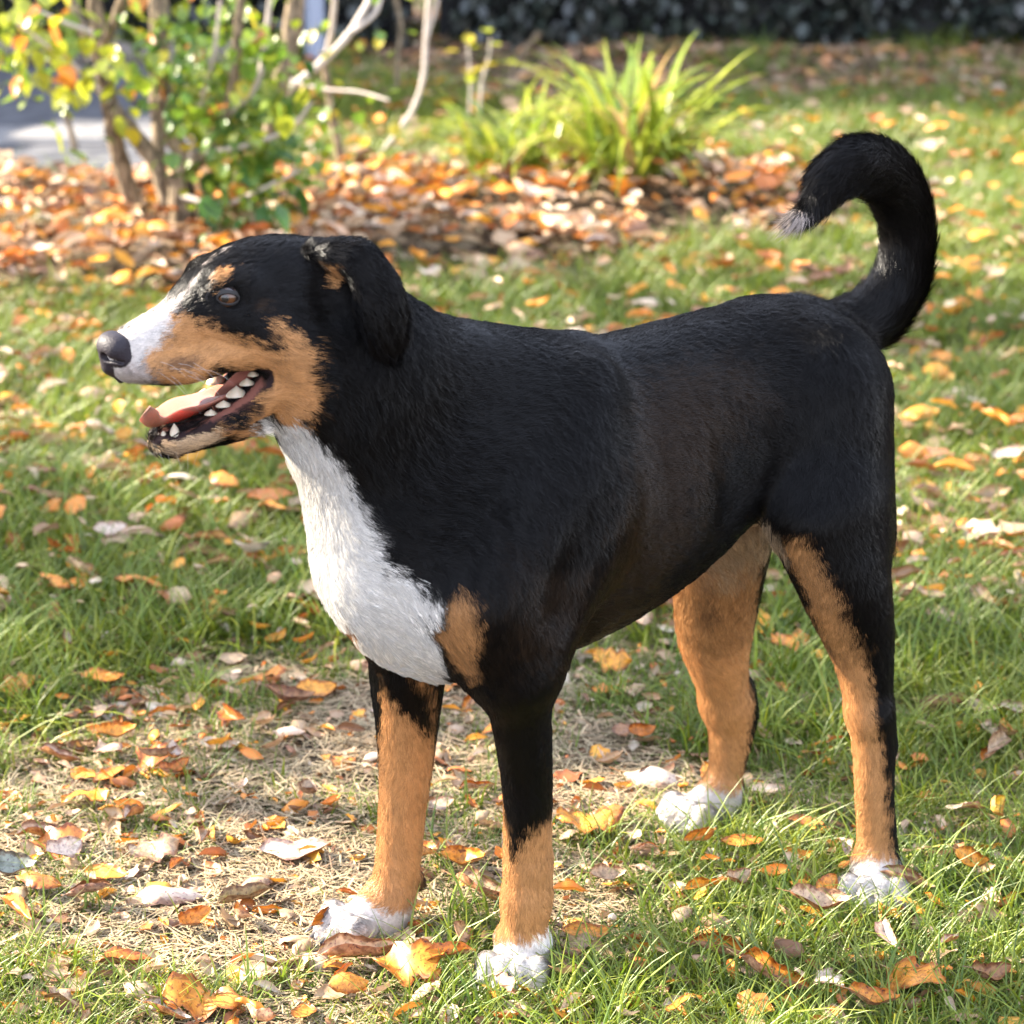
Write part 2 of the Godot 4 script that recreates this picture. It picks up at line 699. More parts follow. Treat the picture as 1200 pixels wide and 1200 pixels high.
func make_grass() -> void:
	var gm := glow_through(paint(Color.WHITE, 0.42, 0.5), Color(0.8, 0.8, 0.8))
	var g0 := Color(0.060, 0.116, 0.013)
	var g1 := Color(0.160, 0.212, 0.022)
	var kinds := []
	for k in 5:
		kinds.append(tuft(100 + k, 8, 0.020, 0.018, 0.055, 0.3, 1.6, 0.0024, g0, g1, gm))
	for k in 3:
		kinds.append(tuft(200 + k, 6, 0.018, 0.04, 0.095, 0.3, 1.2, 0.0034, g0, g1, gm))
	for k in 2:
		kinds.append(tuft(300 + k, 9, 0.03, 0.012, 0.035, 0.8, 2.2, 0.0020, g0, g1, gm))
	var wh := []
	var ti := []
	for k in kinds.size():
		var w: Array[Transform3D] = []
		wh.append(w)
		ti.append(PackedColorArray())
	rng.seed = 11
	for i in 120000:
		var p := in_view()
		var g := greenness(p.x, p.y)
		if on_paw(p, 0.040) or rng.randf() > g * 0.97 + 0.03 or path_at(p.x, p.y):
			continue
		if bed(p.x, p.y) > 0.5 and rng.randf() > 0.10:
			continue
		var k := rng.randi() % 5
		if g > (0.62 if p.y < -0.4 else 0.3) and rng.randf() < (0.4 if p.y < -0.4 else 0.12):
			k = 5 + rng.randi() % 3
		if g < 0.35:
			k = 8 + rng.randi() % 2 if rng.randf() < 0.6 else k
		var s := rng.randf_range(0.75, 1.25) * lerpf(1.0, 0.82, smooth(-0.75, -0.25, p.y)) * lerpf(0.8, 1.1, minf(g, 1.0))
		var b := Basis(Vector3.UP, rng.randf() * TAU).rotated(Vector3(rng.randf() - 0.5, 0, rng.randf() - 0.5).normalized(), rng.randf() * 0.25).scaled(Vector3(s, s, s))
		wh[k].append(Transform3D(b, Vector3(p.x, height(p.x, p.y), p.y)))
		var lush := 0.5 + 0.5 * patches.get_noise_2d(p.x * 3.0 + 70.0, p.y * 3.0)
		ti[k].append(jitter(Color(0.85, 0.92, 0.9).lerp(Color(1.5, 1.2, 0.9), rng.randf() * (1.25 - lush)), 0.3))
	var node := Node3D.new()
	node.name = "grass"
	node.set_meta("label", "green lawn grass growing in tufts around the fallen leaves")
	node.set_meta("kind", "stuff")
	add_child(node, true)
	for k in kinds.size():
		many("grass_tufts" if k == 0 else "grass_tufts_%03d" % k, kinds[k], wh[k], ti[k], node)
	# straw: dry clippings between the tufts
	var sm := paint(Color.WHITE, 0.7, 0.4)
	var sk := []
	wh = []
	ti = []
	for k in 4:
		sk.append(straw_tuft(400 + k, sm))
		var w: Array[Transform3D] = []
		wh.append(w)
		ti.append(PackedColorArray())
	rng.seed = 12
	for i in 32000:
		var p := in_view()
		if rng.randf() < greenness(p.x, p.y) * 0.75 - 0.1 or path_at(p.x, p.y):
			continue
		var k := rng.randi() % 4
		var s := rng.randf_range(0.7, 1.2)
		wh[k].append(Transform3D(Basis(Vector3.UP, rng.randf() * TAU).scaled(Vector3(s, s, s)), Vector3(p.x, height(p.x, p.y) + 0.001, p.y)))
		ti[k].append(jitter(Color.WHITE, 0.3))
	var straw := Node3D.new()
	straw.name = "dry_grass"
	straw.set_meta("label", "dry straw and clippings lying between the grass tufts")
	straw.set_meta("kind", "stuff")
	add_child(straw, true)
	for k in 4:
		many("straw" if k == 0 else "straw_%03d" % k, sk[k], wh[k], ti[k], straw)

# ------------------------------------------------------------------ fallen leaves
const PALE := 0
const PINK := 1
const TAN_LEAF := 2
const OLIVE := 3
const ORANGE := 4
const AMBER := 5
const YELLOW := 6
const RUST := 7
const BROWN_LEAF := 8
const GREY_LEAF := 9
var leaf_tops := []
var leaf_backs := []
var leaf_shapes := {}

func vein_texture(seeded: int, blotch: float) -> ImageTexture:
	var nz := FastNoiseLite.new()
	nz.seed = seeded
	nz.frequency = 0.025
	nz.fractal_octaves = 4
	var img := Image.create(96, 192, false, Image.FORMAT_RGB8)
	for y in 192:
		for x in 96:
			var u := (x / 95.0 - 0.5) * 2.0
			var v := y / 191.0
			var side := absf(fposmod(v * 9.0 - absf(u) * 2.6, 1.0) - 0.5) * 2.0
			var vein := maxf(smoothstep(0.06, 0.0, absf(u)), smoothstep(0.78, 0.96, side) * 0.5)
			var t := 0.90 + blotch * nz.get_noise_2d(x, y) + 0.16 * vein
			var edge := smoothstep(0.55, 1.0, absf(u) + 0.35 * nz.get_noise_2d(x * 2 + 300, y * 2))
			var spot := smoothstep(0.30, 0.5, nz.get_noise_2d(x * 3 + 900, y * 3))
			t *= 1.0 - 0.26 * edge - 0.34 * spot
			img.set_pixel(x, y, Color(clampf(t, 0.05, 1.0), clampf(t * (1.0 - 0.14 * edge - 0.15 * spot), 0.03, 1.0), clampf(t * (1.0 - 0.2 * edge), 0.03, 1.0)))
	return ImageTexture.create_from_image(img)

func leaf_materials() -> void:
	var tex := [vein_texture(3, 0.20), vein_texture(8, 0.28)]
	var tops := [Color(0.66, 0.52, 0.40), Color(0.60, 0.43, 0.27), Color(0.48, 0.33, 0.19), Color(0.30, 0.22, 0.10), Color(0.70, 0.27, 0.035), Color(0.76, 0.33, 0.035), Color(0.82, 0.50, 0.03), Color(0.56, 0.19, 0.032), Color(0.33, 0.155, 0.06), Color(0.28, 0.30, 0.24)]
	var backs := [Color(0.62, 0.30, 0.10), Color(0.60, 0.30, 0.14), Color(0.42, 0.27, 0.16), Color(0.46, 0.34, 0.20), Color(0.60, 0.36, 0.20), Color(0.66, 0.40, 0.18), Color(0.74, 0.46, 0.10), Color(0.52, 0.30, 0.19), Color(0.36, 0.21, 0.13), Color(0.48, 0.47, 0.42)]
	for i in tops.size():
		for pair in [[leaf_tops, tops[i], 0.45], [leaf_backs, backs[i], 0.6]]:
			var m := glow_through(paint(pair[1], pair[2], 0.45, false), Color(0.62, 0.62, 0.62))
			m.albedo_texture = tex[i % 2]
			pair[0].append(m)

func leaf_point(shape: String, u: float, v: float, wob: float, seeded: int) -> Vector3:
	# u across -1..1, v along 0..1; a leaf 1 long
	var half := 0.27 * pow(maxf(sin(PI * pow(v, 0.85)), 0.0), 0.75)
	half *= 1.0 + 0.06 * sin(v * 46.0) * absf(u)
	if shape == "wave":
		half *= 1.25 + 0.35 * sin(v * 17.0 + seeded)
	var x := u * half
	var y := 0.0
	var z := v - 0.5
	match shape:
		"arch":
			y = 0.22 * sin(PI * v)
			var a := u * 1.25
			x = sin(a) * half * 0.8
			y -= (1.0 - cos(a)) * half * 0.7
		"dome":
			var a := u * 1.05
			x = sin(a) * half * 1.25
			y = 0.15 * sin(PI * v) - (1.0 - cos(a)) * half * 0.9
		"roll":
			var a := u * 2.1
			var r := half / 2.0
			x = sin(a) * r
			y = (1.0 - cos(a)) * r
			y += 0.07 * cos(v * 4.0)
		"fold":
			var a := 0.95
			x = u * half * cos(a)
			y = absf(u) * half * sin(a)
			y += 0.10 * (v - 0.4) * (v - 0.4)
		"cup":
			var a := u * 1.3
			x = sin(a) * half * 0.85
			y = (1.0 - cos(a)) * half * 0.85 + 0.9 * (v - 0.5) * (v - 0.5)
			z *= 0.85
		"wave":
			y = 0.05 * sin(v * 9.0 + seeded) + 0.07 * u * sin(v * 7.0 + seeded * 2.0)
			x += 0.05 * sin(v * 6.0 + seeded)
		_:
			y = 0.10 * (v - 0.5) * (v - 0.5) + 0.05 * u * u
	y += wob * (sin(v * 13.0 + u * 3.0 + seeded) * 0.02 + u * u * sin(v * 11.0 + seeded * 1.7) * 0.035)
	x += wob * 0.04 * sin(v * 5.0 + seeded * 0.7)
	return Vector3(x, y, z)

func leaf_mesh(shape: String, seeded: int) -> ArrayMesh:
	var key := shape + str(seeded)
	if leaf_shapes.has(key):
		return leaf_shapes[key]
	var am := ArrayMesh.new()
	var nu := 6
	var nv := 12
	for face in 2:
		var s := Shape.new()
		for j in nv + 1:
			for i in nu + 1:
				var u := i * 2.0 / nu - 1.0
				var v := clampf(j / float(nv), 0.004, 0.996)
				var p := leaf_point(shape, u, v, 1.0, seeded)
				var pu := leaf_point(shape, u + 0.02, v, 1.0, seeded) - leaf_point(shape, u - 0.02, v, 1.0, seeded)
				var pv := leaf_point(shape, u, minf(v + 0.01, 0.999), 1.0, seeded) - leaf_point(shape, u, maxf(v - 0.01, 0.001), 1.0, seeded)
				var nn := pv.cross(pu).normalized()
				if nn.length_squared() < 0.5:
					nn = Vector3.UP
				if face == 1:
					nn = -nn
				s.vert(p + nn * 0.003, nn, Color.WHITE, Vector2((u + 1.0) * 0.5, v))
		for j in nv:
			for i in nu:
				var a := j * (nu + 1) + i
				s.quad(a, a + 1, a + nu + 2, a + nu + 1)
		if face == 1:
			var st := leaf_point(shape, 0, 0.01, 1.0, seeded)
			s.tube([st + Vector3(0, 0, 0.03), st + Vector3(0.01, 0.01, -0.08), st + Vector3(0.03, 0.03, -0.2)], [0.009, 0.007, 0.008], 5)
		s.add_to(am, leaf_tops[0])
	leaf_shapes[key] = am
	return am

func put_leaf(x: float, z: float, size: float, hue: int, shape: String, yaw: float, tilt: float, lift: float, seeded: int) -> MeshInstance3D:
	var o := MeshInstance3D.new()
	o.name = numbered("fallen_leaf")
	o.mesh = leaf_mesh(shape, seeded % 4)
	o.set_surface_override_material(0, leaf_tops[hue])
	o.set_surface_override_material(1, leaf_backs[hue])
	var b := Basis(Vector3.UP, deg_to_rad(yaw)) * Basis(Vector3(0, 0, 1), deg_to_rad(tilt)) * Basis(Vector3(1, 0, 0), deg_to_rad(rng.randf_range(-10, 10)))
	o.transform = Transform3D(b.scaled(Vector3(size, size, size)), Vector3(x, height(x, z) + lift + size * 0.33 * absf(sin(deg_to_rad(tilt))), z))
	add_child(o, true)
	return o

func kept_leaf(x: float, z: float, size: float, hue: int, shape: String, yaw: float, tilt: float, label: String) -> void:
	rng.seed = int(absf(x) * 7919.0 + absf(z) * 104729.0)
	var up := 0.013 + 0.014 * minf(greenness(x, z), 1.0) if shape in ["flat", "wave", "fold", "roll", "cup"] else 0.006
	var o := put_leaf(x, z, size * 1.15, hue, shape, 90.0 + yaw, tilt, up, rng.randi())
	tag(o, label, "leaf", "fallen leaves on the lawn")

func make_leaves() -> void:
	leaf_materials()
	kept_leaf(-0.465, 0.012, 0.076, PALE, "arch", 5, 0, "long pale curled leaf arched like a bridge, orange on its near side")
	kept_leaf(-0.380, 0.020, 0.053, OLIVE, "fold", 25, 10, "folded olive beige leaf just right of the long arched pale leaf")
	kept_leaf(-0.381, 0.074, 0.038, ORANGE, "cup", 120, 30, "small orange curled leaf below the folded olive beige leaf")
	kept_leaf(-0.340, -0.103, 0.068, PALE, "flat", 0, 6, "flat white-backed leaf with rust tip left of the dog's right fore leg")
	kept_leaf(-0.482, 0.177, 0.051, RUST, "fold", -8, 8, "rust brown folded leaf lying low in the grass, left foreground")
	kept_leaf(-0.399, 0.264, 0.066, ORANGE, "wave", 10, 18, "bright orange ragged leaf at the front edge of the lawn")
	kept_leaf(-0.429, 0.280, 0.043, PALE, "roll", -20, 10, "whitish rolled leaf touching the bright orange ragged leaf")
	kept_leaf(-0.528, -0.037, 0.044, AMBER, "flat", -10, 12, "flat amber yellow leaf above the long arched pale leaf")
	kept_leaf(-0.434, -0.455, 0.052, RUST, "fold", -50, 50, "dark rust leaf standing upright in short grass left of the dog")
	kept_leaf(-0.377, -0.543, 0.061, BROWN_LEAF, "cup", 5, 5, "dark brown leaf under a yellow leaf in the bare patch before the dog")
	kept_leaf(-0.347, -0.576, 0.045, AMBER, "flat", 20, 30, "yellow leaf tipped up against a dark brown leaf in the bare patch")
	kept_leaf(-0.626, -0.373, 0.043, PALE, "roll", 0, 5, "small whitish rolled leaf among yellow leaves at the left")
	kept_leaf(-0.567, -0.424, 0.047, AMBER, "cup", 15, 20, "yellow leaf with a white edge among the pale leaves at the left")
	kept_leaf(-0.702, -0.567, 0.047, ORANGE, "wave", 30, 20, "orange leaf cluster piece in green grass by the left edge")
	kept_leaf(-0.516, -0.357, 0.048, RUST, "wave", -30, 25, "rust red crumpled leaf beside small whitish rolled leaf")
	kept_leaf(-0.489, -0.318, 0.042, RUST, "cup", 40, 10, "dark rust crumpled leaf touching another rust red leaf")
	kept_leaf(-0.300, 0.086, 0.039, ORANGE, "fold", 75, 60, "orange leaf standing on edge beside the dog's right fore paw")
	kept_leaf(-0.259, 0.160, 0.074, PINK, "roll", 22, 8, "long pinkish brown rolled leaf lying in front of the right fore paw")
	kept_leaf(-0.207, 0.194, 0.063, ORANGE, "wave", 10, 20, "ragged orange leaf between the two fore paws")
	kept_leaf(-0.173, 0.186, 0.049, ORANGE, "fold", 25, 15, "folded orange leaf with pale edge right of the ragged orange leaf")
	kept_leaf(-0.161, 0.148, 0.038, TAN_LEAF, "flat", 80, 55, "beige leaf standing upright behind the left fore paw's side")
	kept_leaf(-0.121, 0.266, 0.041, RUST, "fold", 105, 70, "brown orange leaf standing upright before the left fore paw")
	kept_leaf(-0.138, 0.016, 0.064, PINK, "roll", -25, 8, "pale ribbed rolled leaf behind the left fore leg")
	kept_leaf(-0.159, -0.052, 0.051, AMBER, "cup", -15, 18, "yellow orange cupped leaf behind the pale ribbed rolled leaf")
	kept_leaf(-0.014, -0.015, 0.038, PINK, "cup", 10, 35, "cupped pale and orange leaf right of the left fore leg")
	kept_leaf(-0.038, 0.110, 0.045, ORANGE, "flat", 10, 10, "flat orange leaf right of the left fore paw")
	kept_leaf(-0.030, -0.161, 0.060, AMBER, "wave", 5, 10, "wavy yellow orange leaf between fore and hind legs")
	kept_leaf(0.057, -0.318, 0.078, PALE, "dome", -5, 0, "large pale domed leaf beside the right hind paw")
	kept_leaf(0.083, -0.097, 0.039, ORANGE, "fold", 40, 45, "pale edged orange leaf tipped up before the right hind paw")
	kept_leaf(0.036, -0.430, 0.037, RUST, "cup", 30, 40, "rust orange curled leaf in the shade between the legs")
	kept_leaf(0.191, 0.074, 0.063, PINK, "cup", 5, 12, "big pale brown cupped leaf left of the left hind paw")
	kept_leaf(0.204, 0.025, 0.033, ORANGE, "flat", 60, 35, "small orange leaf on top of the big pale brown cupped leaf")
	kept_leaf(0.287, 0.008, 0.052, TAN_LEAF, "roll", -10, 10, "beige rolled leaf right of the left hind paw")
	kept_leaf(0.400, -0.170, 0.046, YELLOW, "cup", 70, 65, "bright yellow leaf standing upright, right of the dog's hind legs")
	kept_leaf(0.400, -0.503, 0.066, BROWN_LEAF, "fold", 20, 12, "brown folded leaf with pale rib right of the dog's hock")
	kept_leaf(0.482, -0.486, 0.044, PALE, "cup", 0, 15, "whitish cupped leaf by the right edge level with the hock")
	kept_leaf(0.444, -0.797, 0.063, PALE, "flat", -5, 8, "flat whitish leaf in the grass behind the left hind leg")
	kept_leaf(0.129, -0.094, 0.039, ORANGE, "flat", 5, 8, "flat orange leaf in front of the right hind paw")
	kept_leaf(0.202, -0.152, 0.033, RUST, "flat", -10, 8, "small red brown leaf between the two hind legs")
	kept_leaf(0.093, 0.171, 0.062, ORANGE, "roll", -18, 10, "long orange rolled leaf in the foreground grass below the hind legs")
	kept_leaf(0.135, 0.230, 0.067, ORANGE, "roll", -30, 10, "long dull orange rolled leaf at the foreground's right half")
	kept_leaf(0.264, 0.236, 0.058, ORANGE, "wave", -40, 20, "broad orange wavy leaf in the right foreground")
	kept_leaf(0.218, 0.284, 0.050, ORANGE, "cup", 5, 10, "orange leaf at the very front, below the broad orange wavy leaf")
	kept_leaf(0.336, 0.227, 0.045, BROWN_LEAF, "cup", 20, 20, "brown curled leaf in the right front corner")
	kept_leaf(0.114, 0.012, 0.036, PINK, "cup", 40, 30, "small pale cupped leaf in front of the hind paws")
	kept_leaf(-0.536, -1.090, 0.070, BROWN_LEAF, "fold", 10, 15, "dark brown folded leaf in lush grass under the dog's head")
	kept_leaf(-0.414, -1.082, 0.059, ORANGE, "fold", 30, 25, "orange leaf in lush grass close to the dog's chest")
	kept_leaf(-0.511, -0.848, 0.064, AMBER, "wave", 0, 15, "yellow orange wavy leaf in lush grass left of the chest")
	kept_leaf(-0.721, -0.848, 0.057, RUST, "wave", -20, 15, "rust orange leaf in lush grass by the left edge")
	kept_leaf(-0.670, -1.434, 0.058, RUST, "cup", 0, 15, "rust curled leaf in lush grass below the dog's chin")
	kept_leaf(0.433, -0.352, 0.054, TAN_LEAF, "fold", 70, 40, "beige leaf tipped on edge at the right, behind the yellow leaf")
	kept_leaf(-0.193, -0.223, 0.039, PINK, "flat", 30, 12, "pale leaf just right of the right fore leg")
	kept_leaf(-0.628, -0.026, 0.061, GREY_LEAF, "cup", 10, 25, "grey green withered leaf at the left edge")
	kept_leaf(-0.586, -0.115, 0.056, RUST, "wave", 20, 20, "ragged red orange leaf near the left edge")
	kept_leaf(-0.609, -0.138, 0.054, PALE, "roll", 35, 15, "whitish ribbed leaf beside the ragged red orange leaf")
	kept_leaf(-0.611, -0.621, 0.048, ORANGE, "flat", 0, 10, "flat orange leaf in sunlit grass at the left")
	# further leaves, dense on the bed, loose on the lawn
	rng.seed = 77
	var shapes := ["flat", "fold", "cup", "wave", "roll", "dome"]
	var words := {"flat": "flat", "fold": "folded", "cup": "curled", "wave": "crumpled", "roll": "rolled", "dome": "domed"}
	var hues := [PALE, PALE, PINK, TAN_LEAF, TAN_LEAF, ORANGE, ORANGE, ORANGE, ORANGE, ORANGE, AMBER, AMBER, RUST, BROWN_LEAF]
	var said := {PALE: "whitish", PINK: "pale pinkish brown", TAN_LEAF: "beige", ORANGE: "orange", AMBER: "yellow orange", RUST: "rust red", BROWN_LEAF: "dark brown"}
	var marks := [[Vector2(0.0, 0.17), "the dog's left fore paw"], [Vector2(-0.20, 0.06), "the dog's right fore paw"], [Vector2(0.27, -0.02), "the dog's left hind paw"], [Vector2(0.11, -0.22), "the dog's right hind paw"], [Vector2(-0.42, -0.25), "the spot below the dog's chin"], [Vector2(0.5, -1.3), "the dog's rump"], [Vector2(-0.6, -1.6), "the dog's head"], [Vector2(0.1, -1.9), "the dog's back"], [Vector2(0.42, -2.6), "the dog's tail"], [Vector2(-0.8, -3.29), "the leafy shrub"], [Vector2(0.15, -3.72), "the big strappy tussock"], [Vector2(-0.47, -3.9), "the pale curved twig"]]
	var kept := {}
	var n := 0
	while n < 238:
		var dist := 2.4 * pow(6.6 / 2.4, rng.randf())
		var half := dist * 0.1763 * 1.05
		var x := CAM.x + rng.randf_range(-half, half)
		var z := CAM.z - dist
		var b := bed(x, z)
		if path_at(x, z) or on_paw(Vector2(x, z), 0.09) or (Vector2(x, z) - Vector2(-0.12, 0.12)).length() < 0.12 or rng.randf() > 0.5 + b:
			continue
		var shape: String = shapes[rng.randi() % 6]
		var hue: int = hues[rng.randi() % hues.size()]
		var size := rng.randf_range(0.028, 0.06) * (1.0 if dist < 4.0 else 1.15)
		var tilt := rng.randf_range(0, 30) * (1.0 if rng.randf() < 0.8 else 2.0)
		var o := put_leaf(x, z, size, hue, shape, rng.randf() * 360.0, tilt, 0.008 + 0.012 * rng.randf() + (0.016 if z > -0.8 else 0.04) * minf(greenness(x, z), 1.0) + 0.03 * b * rng.randf(), rng.randi())
		var mark = marks[0]
		for q in marks:
			if (Vector2(x, z) - q[0]).length() < (Vector2(x, z) - mark[0]).length():
				mark = q
		var off: Vector2 = Vector2(x, z) - mark[0]
		var way := ("left of" if off.x < 0.0 else "right of") if absf(off.x) > absf(off.y) else ("behind" if off.y < 0.0 else "in front of")
		var what := "%s %s %s leaf" % ["small" if size < 0.042 else "large", words[shape], said[hue]]
		var call := "%s %s %s" % [what, way, mark[1]]
		if not kept.has(call):
			kept[call] = []
		kept[call].append([off.length(), o])
		n += 1
	var count_words := ["nearest", "second nearest", "third nearest", "fourth nearest", "fifth nearest", "sixth nearest"]
	for call in kept:
		var all: Array = kept[call]
		all.sort_custom(func(p, q): return p[0] < q[0])
		for k in all.size():
			tag(all[k][1], call if all.size() == 1 else call + ", " + count_words[mini(k, 5)], "leaf", "fallen leaves on the lawn")
	# the rest: leaf litter that nobody would count
	var lm := glow_through(paint(Color.WHITE, 0.5, 0.45), Color(0.55, 0.55, 0.55))
	var kinds := []
	var wh := []
	var ti := []
	for k in 6:
		var s := Shape.new()
		var shape: String = shapes[k]
		for j in 6:
			for i in 4:
				var u := i * 2.0 / 3 - 1.0
				var v := clampf(j / 5.0, 0.01, 0.99)
				var pu := leaf_point(shape, u + 0.02, v, 1.0, k) - leaf_point(shape, u - 0.02, v, 1.0, k)
				var pv := leaf_point(shape, u, minf(v + 0.01, 0.999), 1.0, k) - leaf_point(shape, u, maxf(v - 0.01, 0.001), 1.0, k)
				s.vert(leaf_point(shape, u, v, 1.0, k), pv.cross(pu).normalized(), Color.WHITE.lerp(Color(0.7, 0.6, 0.5), absf(u)))
		for j in 5:
			for i in 3:
				s.quad(j * 4 + i, j * 4 + i + 1, j * 4 + i + 5, j * 4 + i + 4)
		kinds.append(s.done(lm))
		var w: Array[Transform3D] = []
		wh.append(w)
		ti.append(PackedColorArray())
	var cols := [Color(0.62, 0.50, 0.38), Color(0.52, 0.36, 0.23), Color(0.42, 0.29, 0.17), Color(0.68, 0.25, 0.035), Color(0.70, 0.33, 0.04), Color(0.42, 0.14, 0.03), Color(0.22, 0.11, 0.055), Color(0.38, 0.25, 0.14)]
	var o := Node3D.new()
	o.name = "leaf_litter"
	o.set_meta("label", "small dead leaves and leaf scraps littering lawn and bed")
	o.set_meta("kind", "stuff")
	add_child(o, true)
	rng.seed = 78
	for i in 32000:
		var p := in_view()
		var b := bed(p.x, p.y)
		var f := far_litter(p.x, p.y)
		var where := rng.randf() < maxf(b, f)
		var scrap := not where
		if scrap and rng.randf() > (0.62 if p.y > -0.4 else 0.85):
			continue
		if on_paw(p, 0.05) or path_at(p.x, p.y) and rng.randf() > 0.012:
			continue
		if scrap and rng.randf() < 0.3 * smooth(0.6, 1.1, greenness(p.x, p.y)):
			continue
		var s := rng.randf_range(0.035, 0.075) if where else 0.008 + 0.034 * pow(rng.randf(), 2.0) * (1.0 if p.y > -0.8 else 1.9)
		var k := rng.randi() % 6
		var bs := Basis(Vector3.UP, rng.randf() * TAU) * Basis(Vector3(0, 0, 1), rng.randf_range(-0.7, 0.7)) * Basis(Vector3(1, 0, 0), rng.randf_range(-0.4, 0.4))
		wh[k].append(Transform3D(bs.scaled(Vector3(s, s, s)), Vector3(p.x, height(p.x, p.y) + (rng.randf_range(0.0, 0.045) * b if where else rng.randf_range(0.002, 0.012) + (0.018 if p.y > -0.8 else 0.05) * rng.randf() * minf(greenness(p.x, p.y), 1.0)) + s * 0.08, p.y)))
		var c: Color = cols[rng.randi() % 8]
		if f > 0.5:
			c = c.lerp(Color(0.28, 0.20, 0.15), 0.55)
		ti[k].append(jitter(c, 0.25))
	for k in 6:
		many("leaf_litter" if k == 0 else "leaf_litter_%03d" % k, kinds[k], wh[k], ti[k], o)

# ------------------------------------------------------------------ shrub, strappy plant, sticks
var bark: StandardMaterial3D
var pale_bark: StandardMaterial3D
var leafy: StandardMaterial3D

func curve(pts: Array, per := 4) -> Array:
	var out := []
	var m := pts.size()
	for i in m - 1:
		var a: Vector3 = pts[maxi(i - 1, 0)]
		var d: Vector3 = pts[mini(i + 2, m - 1)]
		for k in per:
			out.append((pts[i] as Vector3).cubic_interpolate(pts[i + 1], a, d, float(k) / per))
	out.append(pts[m - 1])
	return out

func stem(o: Node3D, called: String, pts: Array, r0: float, r1: float) -> void:
	var c := curve(pts)
	var rr := []
	for i in c.size():
		c[i] -= o.position
		var t := float(i) / (c.size() - 1)
		rr.append(lerpf(r0, r1, t) * (1.0 + 0.10 * sin(i * 2.3 + r0 * 900.0)))
	var s := Shape.new()
	s.tube(c, rr, 9 if r0 > 0.01 else 6)
	obj(called, s.done(bark if r0 > 0.0100 or called == "stalk" else pale_bark), o)

func green_leaf_mesh(seeded: int, col: Color, lobed: bool) -> ArrayMesh:
	var s := Shape.new()
	for j in 7:
		for i in 5:
			var u := i * 0.5 - 1.0
			var v := clampf(j / 6.0, 0.02, 0.98)
			var half := 0.40 * pow(sin(PI * pow(v, 0.7)), 0.8) * (1.0 + (0.22 * sin(v * 19.0) if lobed else 0.0))
			var p := Vector3(u * half, -0.10 * v * v + absf(u) * 0.10 + 0.03 * sin(v * 9.0 + seeded + u * 2.0), v)
			s.vert(p, Vector3(-signf(u) * 0.25, 1, 0.15 * sin(v * 9.0 + seeded)).normalized(), col.lerp(Color(col.r * 1.3, col.g * 1.15, col.b), absf(u) * 0.5))
	for j in 6:
		for i in 4:
			s.quad(j * 5 + i, j * 5 + i + 1, j * 5 + i + 6, j * 5 + i + 5)
	s.tube([Vector3(0, 0.0, 0.02), Vector3(0, 0.03, -0.2), Vector3(0.02, 0.10, -0.4)], [0.014, 0.014, 0.016], 4, col)
	return s.done(leafy)

